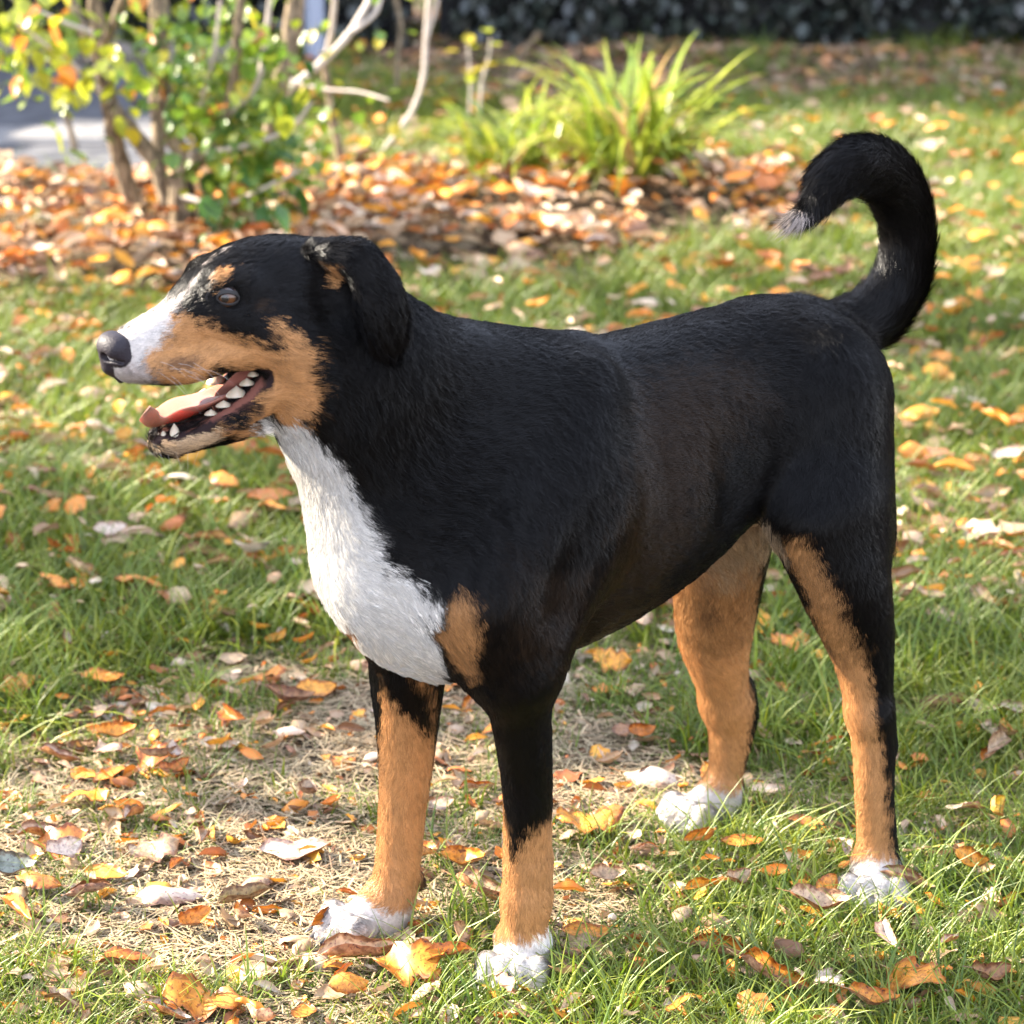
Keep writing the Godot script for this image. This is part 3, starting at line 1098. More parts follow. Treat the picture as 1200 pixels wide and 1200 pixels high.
func make_plants() -> void:
	bark = paint(Color(0.36, 0.27, 0.185), 0.9, 0.3, false)
	var nz := FastNoiseLite.new()
	nz.seed = 21
	nz.frequency = 0.03
	nz.fractal_octaves = 4
	var img := Image.create(256, 256, false, Image.FORMAT_RGB8)
	for y in 256:
		for x in 256:
			var t := clampf(0.68 + 0.7 * nz.get_noise_2d(x * 2.2, y * 0.5), 0.2, 1.0)
			img.set_pixel(x, y, Color(t, t, t * 0.97))
	bark.albedo_texture = ImageTexture.create_from_image(img)
	bark.uv1_triplanar = true
	bark.uv1_world_triplanar = true
	bark.uv1_scale = Vector3.ONE * 6.0
	pale_bark = paint(Color(0.42, 0.36, 0.30), 0.7, 0.4, false)
	leafy = glow_through(paint(Color.WHITE, 0.38, 0.5), Color(0.9, 0.9, 0.9))
	var shrub := thing("shrub", "leafy multi-stemmed shrub with yellow green leaves behind the dog's head", "shrub", Vector3(-0.80, 0, -3.29))
	var bare := thing("bare_shrub", "thin bare shrub with pale branches right of the leafy shrub", "shrub", Vector3(-0.50, 0, -4.0))
	var switch := thing("twig", "long pale curved twig standing between leafy shrub and strappy plant", "twig", Vector3(-0.47, 0, -4.45))
	var brown_stalk := thing("dry_stalk", "upright brown stalk behind the long pale curved twig", "stalk", Vector3(-0.443, 0, -5.5))
	var left_stalk := thing("dry_stalk", "orange brown stalk leaning before the grey path", "stalk", Vector3(-1.194, 0, -4.5))
	var cut_stick := thing("stick", "short pale cut stick slanting behind the strappy plant", "stick", Vector3(-0.137, 0, -5.85))
	var seedling := thing("seedling", "small seedling with bright yellow leaves left of the strappy plant", "seedling", Vector3(-0.215, 0, -5.0))
	stem(shrub, "trunk", [Vector3(-0.799, -0.020, -3.290), Vector3(-0.801, 0.093, -3.290), Vector3(-0.802, 0.174, -3.290)], 0.0302, 0.0285)
	stem(shrub, "branch", [Vector3(-0.802, 0.162, -3.290), Vector3(-0.786, 0.197, -3.314), Vector3(-0.818, 0.238, -3.338), Vector3(-0.841, 0.315, -3.362), Vector3(-0.847, 0.419, -3.386), Vector3(-0.841, 0.575, -3.410)], 0.0231, 0.0142)
	stem(shrub, "branch", [Vector3(-0.798, 0.174, -3.290), Vector3(-0.749, 0.222, -3.270), Vector3(-0.706, 0.297, -3.250), Vector3(-0.679, 0.387, -3.230), Vector3(-0.665, 0.511, -3.210), Vector3(-0.643, 0.615, -3.190)], 0.0154, 0.0086)
	stem(shrub, "trunk", [Vector3(-0.882, -0.020, -3.400), Vector3(-0.924, 0.120, -3.392), Vector3(-0.949, 0.231, -3.383), Vector3(-0.957, 0.313, -3.375), Vector3(-0.970, 0.404, -3.367), Vector3(-0.976, 0.511, -3.358), Vector3(-0.978, 0.599, -3.350)], 0.0211, 0.0150)
	stem(shrub, "branch", [Vector3(-0.952, 0.301, -3.360), Vector3(-0.916, 0.263, -3.348), Vector3(-0.867, 0.202, -3.336), Vector3(-0.846, 0.150, -3.324), Vector3(-0.833, 0.071, -3.312), Vector3(-0.821, 0.001, -3.300)], 0.0198, 0.0162)
	stem(shrub, "branch", [Vector3(-0.969, 0.404, -3.360), Vector3(-1.018, 0.467, -3.430), Vector3(-1.060, 0.566, -3.500)], 0.0144, 0.0108)
	stem(shrub, "branch", [Vector3(-0.969, 0.422, -3.360), Vector3(-0.919, 0.517, -3.305), Vector3(-0.892, 0.592, -3.250)], 0.0121, 0.0087)
	stem(shrub, "branch", [Vector3(-0.872, 0.239, -3.500), Vector3(-0.879, 0.308, -3.533), Vector3(-0.878, 0.395, -3.567), Vector3(-0.883, 0.537, -3.600)], 0.0147, 0.0129)
	stem(shrub, "branch", [Vector3(-0.842, 0.069, -3.420), Vector3(-0.865, 0.154, -3.460), Vector3(-0.872, 0.239, -3.500)], 0.0165, 0.0147)
	stem(shrub, "trunk", [Vector3(-0.666, -0.020, -3.750), Vector3(-0.662, 0.121, -3.763), Vector3(-0.636, 0.273, -3.775), Vector3(-0.606, 0.385, -3.787), Vector3(-0.585, 0.534, -3.800)], 0.0237, 0.0208)
	stem(shrub, "twig", [Vector3(-0.706, 0.297, -3.250), Vector3(-0.636, 0.369, -3.233), Vector3(-0.611, 0.476, -3.217), Vector3(-0.597, 0.580, -3.200)], 0.0069, 0.0052)
	stem(shrub, "twig", [Vector3(-0.784, 0.200, -3.300), Vector3(-0.754, 0.329, -3.267), Vector3(-0.722, 0.421, -3.233), Vector3(-0.701, 0.546, -3.200)], 0.0069, 0.0043)
	stem(shrub, "twig", [Vector3(-0.954, 0.317, -3.350), Vector3(-1.014, 0.393, -3.317), Vector3(-1.077, 0.450, -3.283), Vector3(-1.138, 0.506, -3.250)], 0.0061, 0.0035)
	stem(shrub, "twig", [Vector3(-0.977, 0.459, -3.350), Vector3(-1.063, 0.497, -3.325), Vector3(-1.162, 0.552, -3.300)], 0.0061, 0.0035)
	stem(shrub, "twig", [Vector3(-0.747, 0.226, -3.250), Vector3(-0.655, 0.249, -3.217), Vector3(-0.564, 0.289, -3.183), Vector3(-0.517, 0.347, -3.150)], 0.0069, 0.0035)
	stem(shrub, "twig", [Vector3(-0.795, 0.137, -3.250), Vector3(-0.709, 0.128, -3.200), Vector3(-0.616, 0.172, -3.150), Vector3(-0.542, 0.216, -3.100)], 0.0069, 0.0034)
	stem(bare, "trunk", [Vector3(-0.500, -0.020, -4.000), Vector3(-0.514, 0.098, -4.017), Vector3(-0.533, 0.195, -4.033), Vector3(-0.551, 0.332, -4.050)], 0.0119, 0.0079)
	stem(bare, "branch", [Vector3(-0.631, 0.251, -3.950), Vector3(-0.560, 0.305, -3.988), Vector3(-0.496, 0.364, -4.025), Vector3(-0.447, 0.438, -4.062), Vector3(-0.428, 0.502, -4.100)], 0.0099, 0.0069)
	stem(bare, "branch", [Vector3(-0.544, 0.319, -4.000), Vector3(-0.526, 0.380, -3.975), Vector3(-0.511, 0.499, -3.950)], 0.0078, 0.0058)
	stem(bare, "branch", [Vector3(-0.482, 0.379, -4.020), Vector3(-0.428, 0.419, -4.060), Vector3(-0.409, 0.483, -4.100)], 0.0059, 0.0050)
	stem(bare, "twig", [Vector3(-0.640, 0.286, -3.950), Vector3(-0.549, 0.266, -3.900), Vector3(-0.459, 0.266, -3.850), Vector3(-0.388, 0.254, -3.800)], 0.0048, 0.0034)
	stem(switch, "twig", [Vector3(-0.472, -0.020, -4.450), Vector3(-0.404, 0.067, -4.460), Vector3(-0.357, 0.133, -4.470), Vector3(-0.331, 0.212, -4.480), Vector3(-0.325, 0.295, -4.490), Vector3(-0.315, 0.419, -4.500)], 0.0067, 0.0063)
	stem(switch, "side_shoot", [Vector3(-0.325, 0.295, -4.490), Vector3(-0.305, 0.357, -4.495), Vector3(-0.292, 0.408, -4.500)], 0.0050, 0.0042)
	stem(brown_stalk, "stalk", [Vector3(-0.443, -0.020, -5.500), Vector3(-0.434, 0.117, -5.500), Vector3(-0.424, 0.213, -5.500), Vector3(-0.444, 0.308, -5.500)], 0.0096, 0.0072)
	stem(left_stalk, "stalk", [Vector3(-1.194, -0.020, -4.500), Vector3(-1.211, 0.084, -4.483), Vector3(-1.231, 0.151, -4.467), Vector3(-1.252, 0.195, -4.450)], 0.0095, 0.0053)
	stem(cut_stick, "stick", [Vector3(-0.137, -0.020, -5.850), Vector3(-0.082, 0.086, -5.825), Vector3(-0.030, 0.156, -5.800)], 0.0112, 0.0100)
	stem(seedling, "stem", [Vector3(-0.230, -0.020, -5.000), Vector3(-0.221, 0.094, -5.000), Vector3(-0.225, 0.173, -5.000), Vector3(-0.229, 0.240, -5.000)], 0.0056, 0.0034)
	stem(seedling, "stem", [Vector3(-0.203, -0.020, -5.000), Vector3(-0.193, 0.116, -5.007), Vector3(-0.175, 0.182, -5.013), Vector3(-0.168, 0.238, -5.020)], 0.0057, 0.0034)
	# leaves of the shrub, each a part
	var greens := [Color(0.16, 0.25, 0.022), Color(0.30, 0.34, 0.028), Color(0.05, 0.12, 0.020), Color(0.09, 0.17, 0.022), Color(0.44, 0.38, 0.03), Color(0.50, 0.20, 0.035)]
	var kinds := []
	for i in 6:
		kinds.append(green_leaf_mesh(i, greens[i], i in [2, 3]))
	var canopy := [Vector3(-1.112, 0.500, -3.300), Vector3(-1.142, 0.430, -3.300), Vector3(-1.062, 0.430, -3.300), Vector3(-1.041, 0.509, -3.300), Vector3(-0.992, 0.430, -3.300), Vector3(-0.941, 0.377, -3.300), Vector3(-1.030, 0.377, -3.300), Vector3(-0.907, 0.360, -3.300), Vector3(-0.904, 0.430, -3.300), Vector3(-1.066, 0.342, -3.300), Vector3(-1.105, 0.456, -3.300), Vector3(-0.797, 0.483, -3.300), Vector3(-0.746, 0.430, -3.300), Vector3(-0.709, 0.491, -3.300), Vector3(-0.782, 0.377, -3.300), Vector3(-0.730, 0.360, -3.300), Vector3(-0.675, 0.430, -3.300), Vector3(-0.660, 0.342, -3.300), Vector3(-0.767, 0.307, -3.300), Vector3(-0.715, 0.271, -3.300), Vector3(-0.643, 0.289, -3.300), Vector3(-0.706, 0.189, -3.300), Vector3(-0.661, 0.160, -3.300), Vector3(-0.633, 0.117, -3.300), Vector3(-0.680, 0.124, -3.300), Vector3(-0.645, 0.235, -3.300), Vector3(-0.801, 0.342, -3.300), Vector3(-0.605, 0.430, -3.300), Vector3(-0.589, 0.324, -3.300), Vector3(-0.564, 0.253, -3.300), Vector3(-0.816, 0.430, -3.300), Vector3(-0.681, 0.200, -3.300)]
	var spare: Array[Transform3D] = []
	rng.seed = 31
	for i in 285:
		var q: Vector3 = canopy[rng.randi() % canopy.size()]
		q += Vector3(rng.randfn() * 0.045, rng.randfn() * 0.045, rng.randfn() * 0.13)
		var s := rng.randf_range(0.032, 0.056)
		var k: int = [0, 0, 1, 1, 2, 2, 3, 3, 3, 4, 5][rng.randi() % 11]
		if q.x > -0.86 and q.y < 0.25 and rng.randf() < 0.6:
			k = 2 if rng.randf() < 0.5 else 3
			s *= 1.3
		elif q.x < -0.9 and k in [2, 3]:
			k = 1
		var b := Basis(Vector3.UP, rng.randf() * TAU) * Basis(Vector3.RIGHT, rng.randf_range(0.2, 1.3))
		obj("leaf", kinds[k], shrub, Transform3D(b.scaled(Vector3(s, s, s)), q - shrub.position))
	var more: Array[Transform3D] = []
	var hue := PackedColorArray()
	for i in 620:
		var q: Vector3 = canopy[8 + rng.randi() % (canopy.size() - 8)]
		q += Vector3(rng.randfn() * 0.055, rng.randfn() * 0.055, rng.randfn() * 0.14)
		var s := rng.randf_range(0.018, 0.036)
		more.append(Transform3D((Basis(Vector3.UP, rng.randf() * TAU) * Basis(Vector3.RIGHT, rng.randf_range(0.1, 1.4))).scaled(Vector3(s, s, s)), q - shrub.position))
		hue.append(jitter(Color(1.0, 1.0, 1.0).lerp(Color(2.2, 1.5, 0.9), rng.randf()), 0.25))
	many("small_leaves", kinds[3], more, hue, shrub)
	var low := [Vector3(-0.578, 0.254, -3.900), Vector3(-0.501, 0.215, -3.900), Vector3(-0.532, 0.117, -3.900), Vector3(-0.464, 0.098, -3.900), Vector3(-0.602, 0.048, -3.900), Vector3(-0.421, 0.371, -3.900), Vector3(-0.481, 0.293, -3.900), Vector3(-0.614, 0.390, -3.900)]
	for i in 46:
		var q: Vector3 = low[rng.randi() % low.size()] + Vector3(rng.randfn() * 0.05, rng.randfn() * 0.05, rng.randfn() * 0.08)
		var s := rng.randf_range(0.02, 0.045)
		var b := Basis(Vector3.UP, rng.randf() * TAU) * Basis(Vector3.RIGHT, rng.randf_range(0.0, 1.2))
		obj("leaf", kinds[[0, 1, 3, 4][rng.randi() % 4]], bare, Transform3D(b.scaled(Vector3(s, s, s)), q - bare.position))
	for q in [Vector3(-0.229, 0.247, -5.000), Vector3(-0.179, 0.263, -5.000), Vector3(-0.258, 0.207, -5.000), Vector3(-0.202, 0.218, -5.000), Vector3(-0.164, 0.225, -5.000), Vector3(-0.243, 0.155, -5.000), Vector3(-0.214, 0.144, -5.000), Vector3(-0.157, 0.173, -5.000), Vector3(-0.134, 0.180, -5.000), Vector3(-0.191, 0.162, -5.000)]:
		var s := rng.randf_range(0.035, 0.05)
		var b := Basis(Vector3.UP, rng.randf() * TAU) * Basis(Vector3.RIGHT, rng.randf_range(-0.1, 0.6))
		obj("leaf", kinds[4 if rng.randf() < 0.7 else 1], seedling, Transform3D(b.scaled(Vector3(s, s, s)), q - seedling.position))
	# strappy plant: one big tussock and a lower one on its left
	var strap := glow_through(paint(Color.WHITE, 0.35, 0.5), Color(0.85, 0.85, 0.85))
	for set in [[Vector3(0.15, 0.06, -3.72), 240, 0.20, 0.46, "tussock of long arching yellow green leaves on a mound"], [Vector3(-0.10, 0.03, -3.85), 140, 0.16, 0.36, "lower tussock of strappy green leaves left of the big tussock"]]:
		var c: Vector3 = set[0]
		var t := thing("strappy_plant", set[4], "plant", c)
		for i in set[1]:
			var s := Shape.new()
			var yaw := rng.randf() * TAU
			var d := Vector3(cos(yaw), 0, sin(yaw))
			var side := Vector3(-d.z, 0, d.x)
			var ln: float = rng.randf_range(set[2], set[3])
			var lean := rng.randf_range(0.35, 1.15)
			var w := rng.randf_range(0.006, 0.011)
			var r0 := Vector3(rng.randfn() * 0.04, -0.02, rng.randfn() * 0.04)
			var p := r0
			var ang := rng.randf_range(0.05, 0.65)
			var col := Color(0.16, 0.24, 0.024).lerp(Color(0.38, 0.40, 0.045), rng.randf())
			if rng.randf() < 0.08:
				col = Color(0.42, 0.28, 0.12)
			var last := -1
			var steps := 9
			for k in steps + 1:
				var f := float(k) / steps
				var dir := d * sin(ang) + Vector3.UP * cos(ang)
				var nn := (Vector3.UP * sin(ang) - d * cos(ang)).normalized()
				var ww := w * (1.0 - pow(f, 2.6)) + 0.0004
				var a := s.vert(p - side * ww + nn * ww * 0.35, (nn + side * 0.35).normalized(), col)
				s.vert(p, nn, col)
				s.vert(p + side * ww + nn * ww * 0.35, (nn - side * 0.35).normalized(), col)
				if last >= 0:
					s.quad(last, last + 1, a + 1, a)
					s.quad(last + 1, last + 2, a + 2, a + 1)
				last = a
				p += dir * (ln / steps)
				ang += lean * 2.4 / steps * (0.35 + 1.3 * f)
			obj("leaf", s.done(strap), t)
	# post behind the shrub
	var post := Shape.new()
	post.tube([Vector3(0, -0.05, 0), Vector3(0, 0.9, 0), Vector3(0, 0.93, 0), Vector3(0, 0.94, 0)], [0.032, 0.032, 0.028, 0.002], 14)
	var pm := paint(Color(0.26, 0.29, 0.36), 0.5, 0.5, false)
	var po := obj("post", post.done(pm))
	po.position = Vector3(-0.72, 0, -6.3)
	tag(po, "grey blue post standing behind the shrub", "post")
	# stones beyond the path
	rng.seed = 41
	var stone := paint(Color(0.34, 0.29, 0.26), 0.9, 0.3, false)
	stone.albedo_texture = bark.albedo_texture
	stone.uv1_triplanar = true
	stone.uv1_scale = Vector3.ONE * 5.0
	var spots := [[-1.66, -6.12, 0.10, "rounded grey stone leftmost in the row beyond the path"], [-1.47, -6.10, 0.075, "low brown stone second in the row beyond the path"], [-1.33, -6.12, 0.085, "pale brown stone third in the row beyond the path"], [-1.17, -6.10, 0.08, "flat grey stone in the row beyond the path, half behind the shrub"], [-1.0, -6.14, 0.09, "grey stone at the row's end behind the shrub's stems"]]
	for q in spots:
		var s := Shape.new()
		var sd := rng.randf() * 10.0
		for j in 9:
			for i in 13:
				var th := PI * j / 8.0
				var ph := TAU * (i % 12) / 12.0
				var d := Vector3(sin(th) * cos(ph), cos(th), sin(th) * sin(ph))
				var r: float = q[2] * (1.0 + 0.35 * fine.get_noise_3dv(d * 6.0 + Vector3.ONE * sd))
				s.vert(d * Vector3(1.15, 0.7, 0.9) * r, d)
		for j in 8:
			for i in 12:
				s.quad(j * 13 + i, j * 13 + i + 1, j * 13 + i + 14, j * 13 + i + 13)
		var o := obj("stone", s.done(stone))
		o.position = Vector3(q[0], 0.03, q[1])
		o.rotation.y = rng.randf() * TAU
		tag(o, q[3], "stone", "stones beyond the path")

func make_tree() -> void:
	# a half-bare tree left of the view; its thin crown dapples the lawn
	var t := thing("tree", "half-bare autumn tree left of the lawn whose crown dapples the grass", "tree", Vector3(-6.4, 0, -3.3))
	var limbs := [[Vector3(0, -0.1, 0), Vector3(0.05, 1.1, 0.05), Vector3(0.0, 2.2, 0.0), Vector3(0.12, 3.2, -0.1), Vector3(0.1, 4.6, -0.2)], [Vector3(0.0, 2.2, 0.0), Vector3(0.35, 2.8, 0.35), Vector3(0.75, 3.2, 0.75), Vector3(1.2, 3.5, 1.1)], [Vector3(0.05, 1.9, 0.0), Vector3(0.6, 2.6, -0.5), Vector3(1.3, 3.2, -0.9)], [Vector3(0.03, 2.5, 0.0), Vector3(-0.2, 3.0, 0.4), Vector3(-0.3, 3.4, 0.6)], [Vector3(0.05, 2.9, 0.0), Vector3(0.5, 3.6, -0.2), Vector3(0.8, 4.3, -0.4)]]
	for k in limbs.size():
		var c := curve(limbs[k])
		var rr := []
		for i in c.size():
			var f := float(i) / (c.size() - 1)
			rr.append(lerpf(0.11, 0.02, f) if k == 0 else lerpf(0.05, 0.008, f))
		var s := Shape.new()
		s.tube(c, rr, 10)
		obj("trunk" if k == 0 else "branch", s.done(bark), t)
	var lm := green_leaf_mesh(7, Color(0.30, 0.22, 0.03), false)
	var w: Array[Transform3D] = []
	var ti := PackedColorArray()
	rng.seed = 91
	for q in [[Vector3(0.95, 3.3, 0.8), Vector3(0.5, 0.18, 0.28), 520], [Vector3(-0.1, 3.35, 0.35), Vector3(0.45, 0.22, 0.30), 420], [Vector3(1.35, 3.25, -0.9), Vector3(0.45, 0.25, 0.35), 520], [Vector3(0.7, 4.3, -0.4), Vector3(0.5, 0.4, 0.5), 260]]:
		for i in q[2]:
			var p: Vector3 = q[0] + Vector3(rng.randfn(), rng.randfn(), rng.randfn()) * q[1]
			var s := rng.randf_range(0.06, 0.11)
			w.append(Transform3D((Basis(Vector3.UP, rng.randf() * TAU) * Basis(Vector3.RIGHT, rng.randf_range(-0.4, 1.6))).scaled(Vector3(s, s, s)), p))
			ti.append(jitter(Color.WHITE, 0.3))
	many("crown", lm, w, ti, t)

func make_hedge() -> void:
	# a dark clipped hedge across the back, in its own shade
	var hm := paint(Color.WHITE, 0.35, 0.5)
	var kinds := []
	for i in 3:
		var s := Shape.new()
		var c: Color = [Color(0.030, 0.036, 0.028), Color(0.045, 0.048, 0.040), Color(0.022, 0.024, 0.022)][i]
		for j in 4:
			for k in 3:
				var u := k - 1.0
				var v := clampf(j / 3.0, 0.05, 0.95)
				s.vert(Vector3(u * 0.36 * sin(PI * v), absf(u) * 0.1 - 0.15 * v * v, v), Vector3(-u * 0.3, 1, 0.1).normalized(), c)
		for j in 3:
			for k in 2:
				s.quad(j * 3 + k, j * 3 + k + 1, j * 3 + k + 4, j * 3 + k + 3)
		kinds.append(s.done(hm))
	for part in [[Vector3(3.3, 0, -7.12), 7.3, 3.0, 0.0, -3.6, -0.4, "dark dense hedge across the back right, in shade"], [Vector3(-3.8, 0, -7.02), 6.7, 3.0, 0.0, 0.6, 3.35, "taller dark hedge beyond the grey path, in shade"], [Vector3(-4.1, 0, -6.0), 2.2, 1.45, PI / 2, -1.1, 1.1, "low dark hedge running along the left of the grey path"]]:
		var ln: float = part[1]
		var top: float = part[2]
		var o := thing("hedge", part[6], "hedge", part[0], part[3])
		var core := Shape.new()
		var cols := 60
		for j in 13:
			for i in cols + 1:
				var x := ln * (float(i) / cols - 0.5)
				var f := j / 12.0
				# front face, top, back as one bent sheet
				var yy := top * minf(f * 2.4, 1.0) if f < 0.5 else top * minf((1.0 - f) * 2.4, 1.0)
				var zz := 0.34 if f <= 0.42 else (-0.34 if f >= 0.58 else lerpf(0.34, -0.34, (f - 0.42) / 0.16))
				var nn := Vector3(0, 0.2, 1) if f <= 0.42 else (Vector3(0, 0.2, -1) if f >= 0.58 else Vector3.UP)
				var r := fine.get_noise_3d(x * 5.0, yy * 5.0, zz * 5.0) * 0.12
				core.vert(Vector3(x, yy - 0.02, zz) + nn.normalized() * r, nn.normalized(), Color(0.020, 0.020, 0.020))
		for j in 12:
			for i in cols:
				core.quad(j * (cols + 1) + i, j * (cols + 1) + i + 1, (j + 1) * (cols + 1) + i + 1, (j + 1) * (cols + 1) + i)
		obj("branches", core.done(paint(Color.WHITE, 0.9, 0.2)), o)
		var wh := []
		var ti := []
		for k in 3:
			var w: Array[Transform3D] = []
			wh.append(w)
			ti.append(PackedColorArray())
		rng.seed = 51
		for i in 9000:
			var x := rng.randf_range(part[4], part[5])
			var y := rng.randf() * (top if i % 3 == 0 else 0.55)
			var k := rng.randi() % 3
			var s := rng.randf_range(0.03, 0.06)
			var b := Basis(Vector3.UP, rng.randf() * TAU) * Basis(Vector3.RIGHT, rng.randf_range(0.2, 1.5))
			wh[k].append(Transform3D(b.scaled(Vector3(s, s, s)), Vector3(x, y, 0.36 + rng.randf_range(-0.08, 0.10) + 0.12 * fine.get_noise_3d(x * 5.0, y * 5.0, 1.0))))
			ti[k].append(jitter(Color.WHITE, 0.4))
		for k in 3:
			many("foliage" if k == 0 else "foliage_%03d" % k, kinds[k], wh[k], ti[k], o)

# ================================================================== the dog
var dog: Node3D
var horn: StandardMaterial3D
const hx := Vector3(0.2588, 0, -0.9659)        # the head's left in dog space
const hf := Vector3(0.9659, 0, 0.2588)         # the way the head points

func mirrored(p: Vector3) -> Vector3:
	return p - hx * (2.0 * (p - HEAD_MID).dot(hx))
const HEAD_MID := Vector3(0.4325, 0.6868, 0.0388)

func claw_at(p: Vector3, d: Vector3) -> void:
	var s := Shape.new()
	d = d.normalized()
	s.tube([p - d * 0.006, p, p + d * 0.005 + Vector3(0, -0.001, 0), p + d * 0.009 + Vector3(0, -0.004, 0)], [0.0030, 0.0029, 0.0022, 0.0004], 7)
	obj("claw", s.done(horn), dog)

func dog_field(field: Field) -> void:
	field.limb(0, [[Vector3(0.262, 0.44, 0), 0.101, 1.2949], [Vector3(0.2, 0.456, 0), 0.152, 1.5833], [Vector3(0.1, 0.45, 0), 0.148, 1.4231], [Vector3(0, 0.4625, 0), 0.1335, 1.3088], [Vector3(-0.08, 0.4845, 0), 0.1155, 1.3125], [Vector3(-0.15, 0.506, 0), 0.097, 1.2763], [Vector3(-0.21, 0.516, 0), 0.082, 1.0789], [Vector3(-0.262, 0.5125, 0), 0.0585, 1.0086]], Z, 0.03, Vector3(-0.9701, -0.2425, 0))
	field.limb(0, [[Vector3(0.2, 0.575, 0), 0.042, 1.2], [Vector3(0.08, 0.565, 0), 0.04, 1.2]], Z, 0.03, Vector3(-0.9701, -0.2425, 0))
	field.limb(0, [[Vector3(0.286, 0.438, 0), 0.0483, 1], [Vector3(0.2669, 0.3865, 0), 0.0487, 1.05], [Vector3(0.2371, 0.3493, 0), 0.0381, 1]], Z, 0.03, Vector3(-0.1961, -0.9806, 0))
	field.limb(0, [[Vector3(0.3322, 0.6767, 0.012), 0.0421, 1], [Vector3(0.3332, 0.613, 0.01), 0.0742, 1.12], [Vector3(0.2886, 0.5143, 0.004), 0.0749, 1.05], [Vector3(0.2362, 0.4445, 0), 0.0724, 1]], Z, 0.035, Vector3(-0.3304, -0.9439, 0))
	field.limb(0, [[Vector3(0.2757, 0.6122, 0), 0.05, 1], [Vector3(0.15, 0.55, 0), 0.055, 1]], Z, 0.04, Vector3(-0.8944, -0.4472, 0))
	field.limb(0, [[Vector3(0.12, 0.54, -0.055), 0.045, 1.1], [Vector3(0.2, 0.475, -0.075), 0.05, 1.1], [Vector3(0.245, 0.41, -0.078), 0.046, 1.05]], Z, 0.05, Vector3(-0.5145, -0.8575, 0))
	field.limb(0, [[Vector3(0.25, 0.41, -0.078), 0.046, 1], [Vector3(0.235, 0.375, -0.084), 0.046, 1], [Vector3(0.222, 0.335, -0.088), 0.038, 1]], Z, 0.045, Vector3(-0.4472, -0.8944, 0))
	field.limb(0, [[Vector3(0.13, 0.47, -0.08), 0.05, 1.1], [Vector3(0.17, 0.41, -0.086), 0.046, 1], [Vector3(0.212, 0.345, -0.088), 0.034, 1]], Z, 0.045, Vector3(-0.4472, -0.8944, 0))
	field.limb(0, [[Vector3(0.12, 0.54, 0.055), 0.045, 1.1], [Vector3(0.2, 0.475, 0.075), 0.05, 1.1], [Vector3(0.245, 0.41, 0.078), 0.046, 1.05]], Z, 0.05, Vector3(-0.5145, -0.8575, 0))
	field.limb(0, [[Vector3(0.25, 0.41, 0.078), 0.046, 1], [Vector3(0.235, 0.375, 0.084), 0.046, 1], [Vector3(0.222, 0.335, 0.088), 0.038, 1]], Z, 0.045, Vector3(-0.4472, -0.8944, 0))
	field.limb(0, [[Vector3(0.13, 0.47, 0.08), 0.05, 1.1], [Vector3(0.17, 0.41, 0.086), 0.046, 1], [Vector3(0.212, 0.345, 0.088), 0.034, 1]], Z, 0.045, Vector3(-0.4472, -0.8944, 0))
	field.limb(0, [[Vector3(0.19, 0.352, -0.094), 0.016, 1], [Vector3(0.197, 0.335, -0.092), 0.013, 1]], Z, 0.022, Vector3(-0.2873, -0.9578, 0))
	field.limb(0, [[Vector3(0.1, 0.575, -0.05), 0.018, 1], [Vector3(0.15, 0.515, -0.088), 0.016, 1], [Vector3(0.205, 0.455, -0.104), 0.014, 1]], Z, 0.03, Vector3(-0.5145, -0.8575, 0))
	field.limb(0, [[Vector3(0.19, 0.352, 0.094), 0.016, 1], [Vector3(0.197, 0.335, 0.092), 0.013, 1]], Z, 0.022, Vector3(-0.2873, -0.9578, 0))
	field.limb(0, [[Vector3(0.1, 0.575, 0.05), 0.018, 1], [Vector3(0.15, 0.515, 0.088), 0.016, 1], [Vector3(0.205, 0.455, 0.104), 0.014, 1]], Z, 0.03, Vector3(-0.5145, -0.8575, 0))
	field.limb(0, [[Vector3(0.2189, 0.3405, -0.092), 0.0335, 1], [Vector3(0.2058, 0.2773, -0.085), 0.0268, 1], [Vector3(0.1908, 0.203, -0.076), 0.0224, 1], [Vector3(0.1839, 0.1425, -0.068), 0.0218, 1], [Vector3(0.182, 0.1198, -0.067), 0.0231, 1], [Vector3(0.1823, 0.0841, -0.065), 0.0203, 1]], Z, 0.02, Vector3(-0.1483, -0.9889, 0))
	field.limb(0, [[Vector3(0.1823, 0.0841, -0.065), 0.0203, 1], [Vector3(0.184, 0.0437, -0.062), 0.022, 1]], Z, 0.015, Vector3(-0.1483, -0.9889, 0))
	field.limb(0, [[Vector3(0.2034, 0.2798, 0.088), 0.0363, 1], [Vector3(0.2036, 0.2265, 0.09), 0.0299, 1], [Vector3(0.2049, 0.1729, 0.092), 0.025, 1], [Vector3(0.2093, 0.1195, 0.094), 0.0218, 1], [Vector3(0.2115, 0.0831, 0.096), 0.0215, 1], [Vector3(0.2209, 0.0398, 0.097), 0.0198, 1]], Z, 0.02, Vector3(-0.1483, -0.9889, 0))
	field.limb(0, [[Vector3(0.2209, 0.0398, 0.097), 0.0198, 1], [Vector3(0.2344, 0.0113, 0.098), 0.0211, 1]], Z, 0.015, Vector3(-0.1483, -0.9889, 0))
	field.limb(0, [[Vector3(0.1925, 0.0559, 0.096), 0.007, 1], [Vector3(0.1872, 0.0489, 0.096), 0.006, 1]], Z, 0.012, Vector3(-0.1483, -0.9889, 0))
	field.limb(0, [[Vector3(0.1791, 0.03, -0.055), 0.026, 1], [Vector3(0.1967, 0.024, -0.0682), 0.021, 1]], Z, 0.015, Vector3(0.8, 0, -0.6))
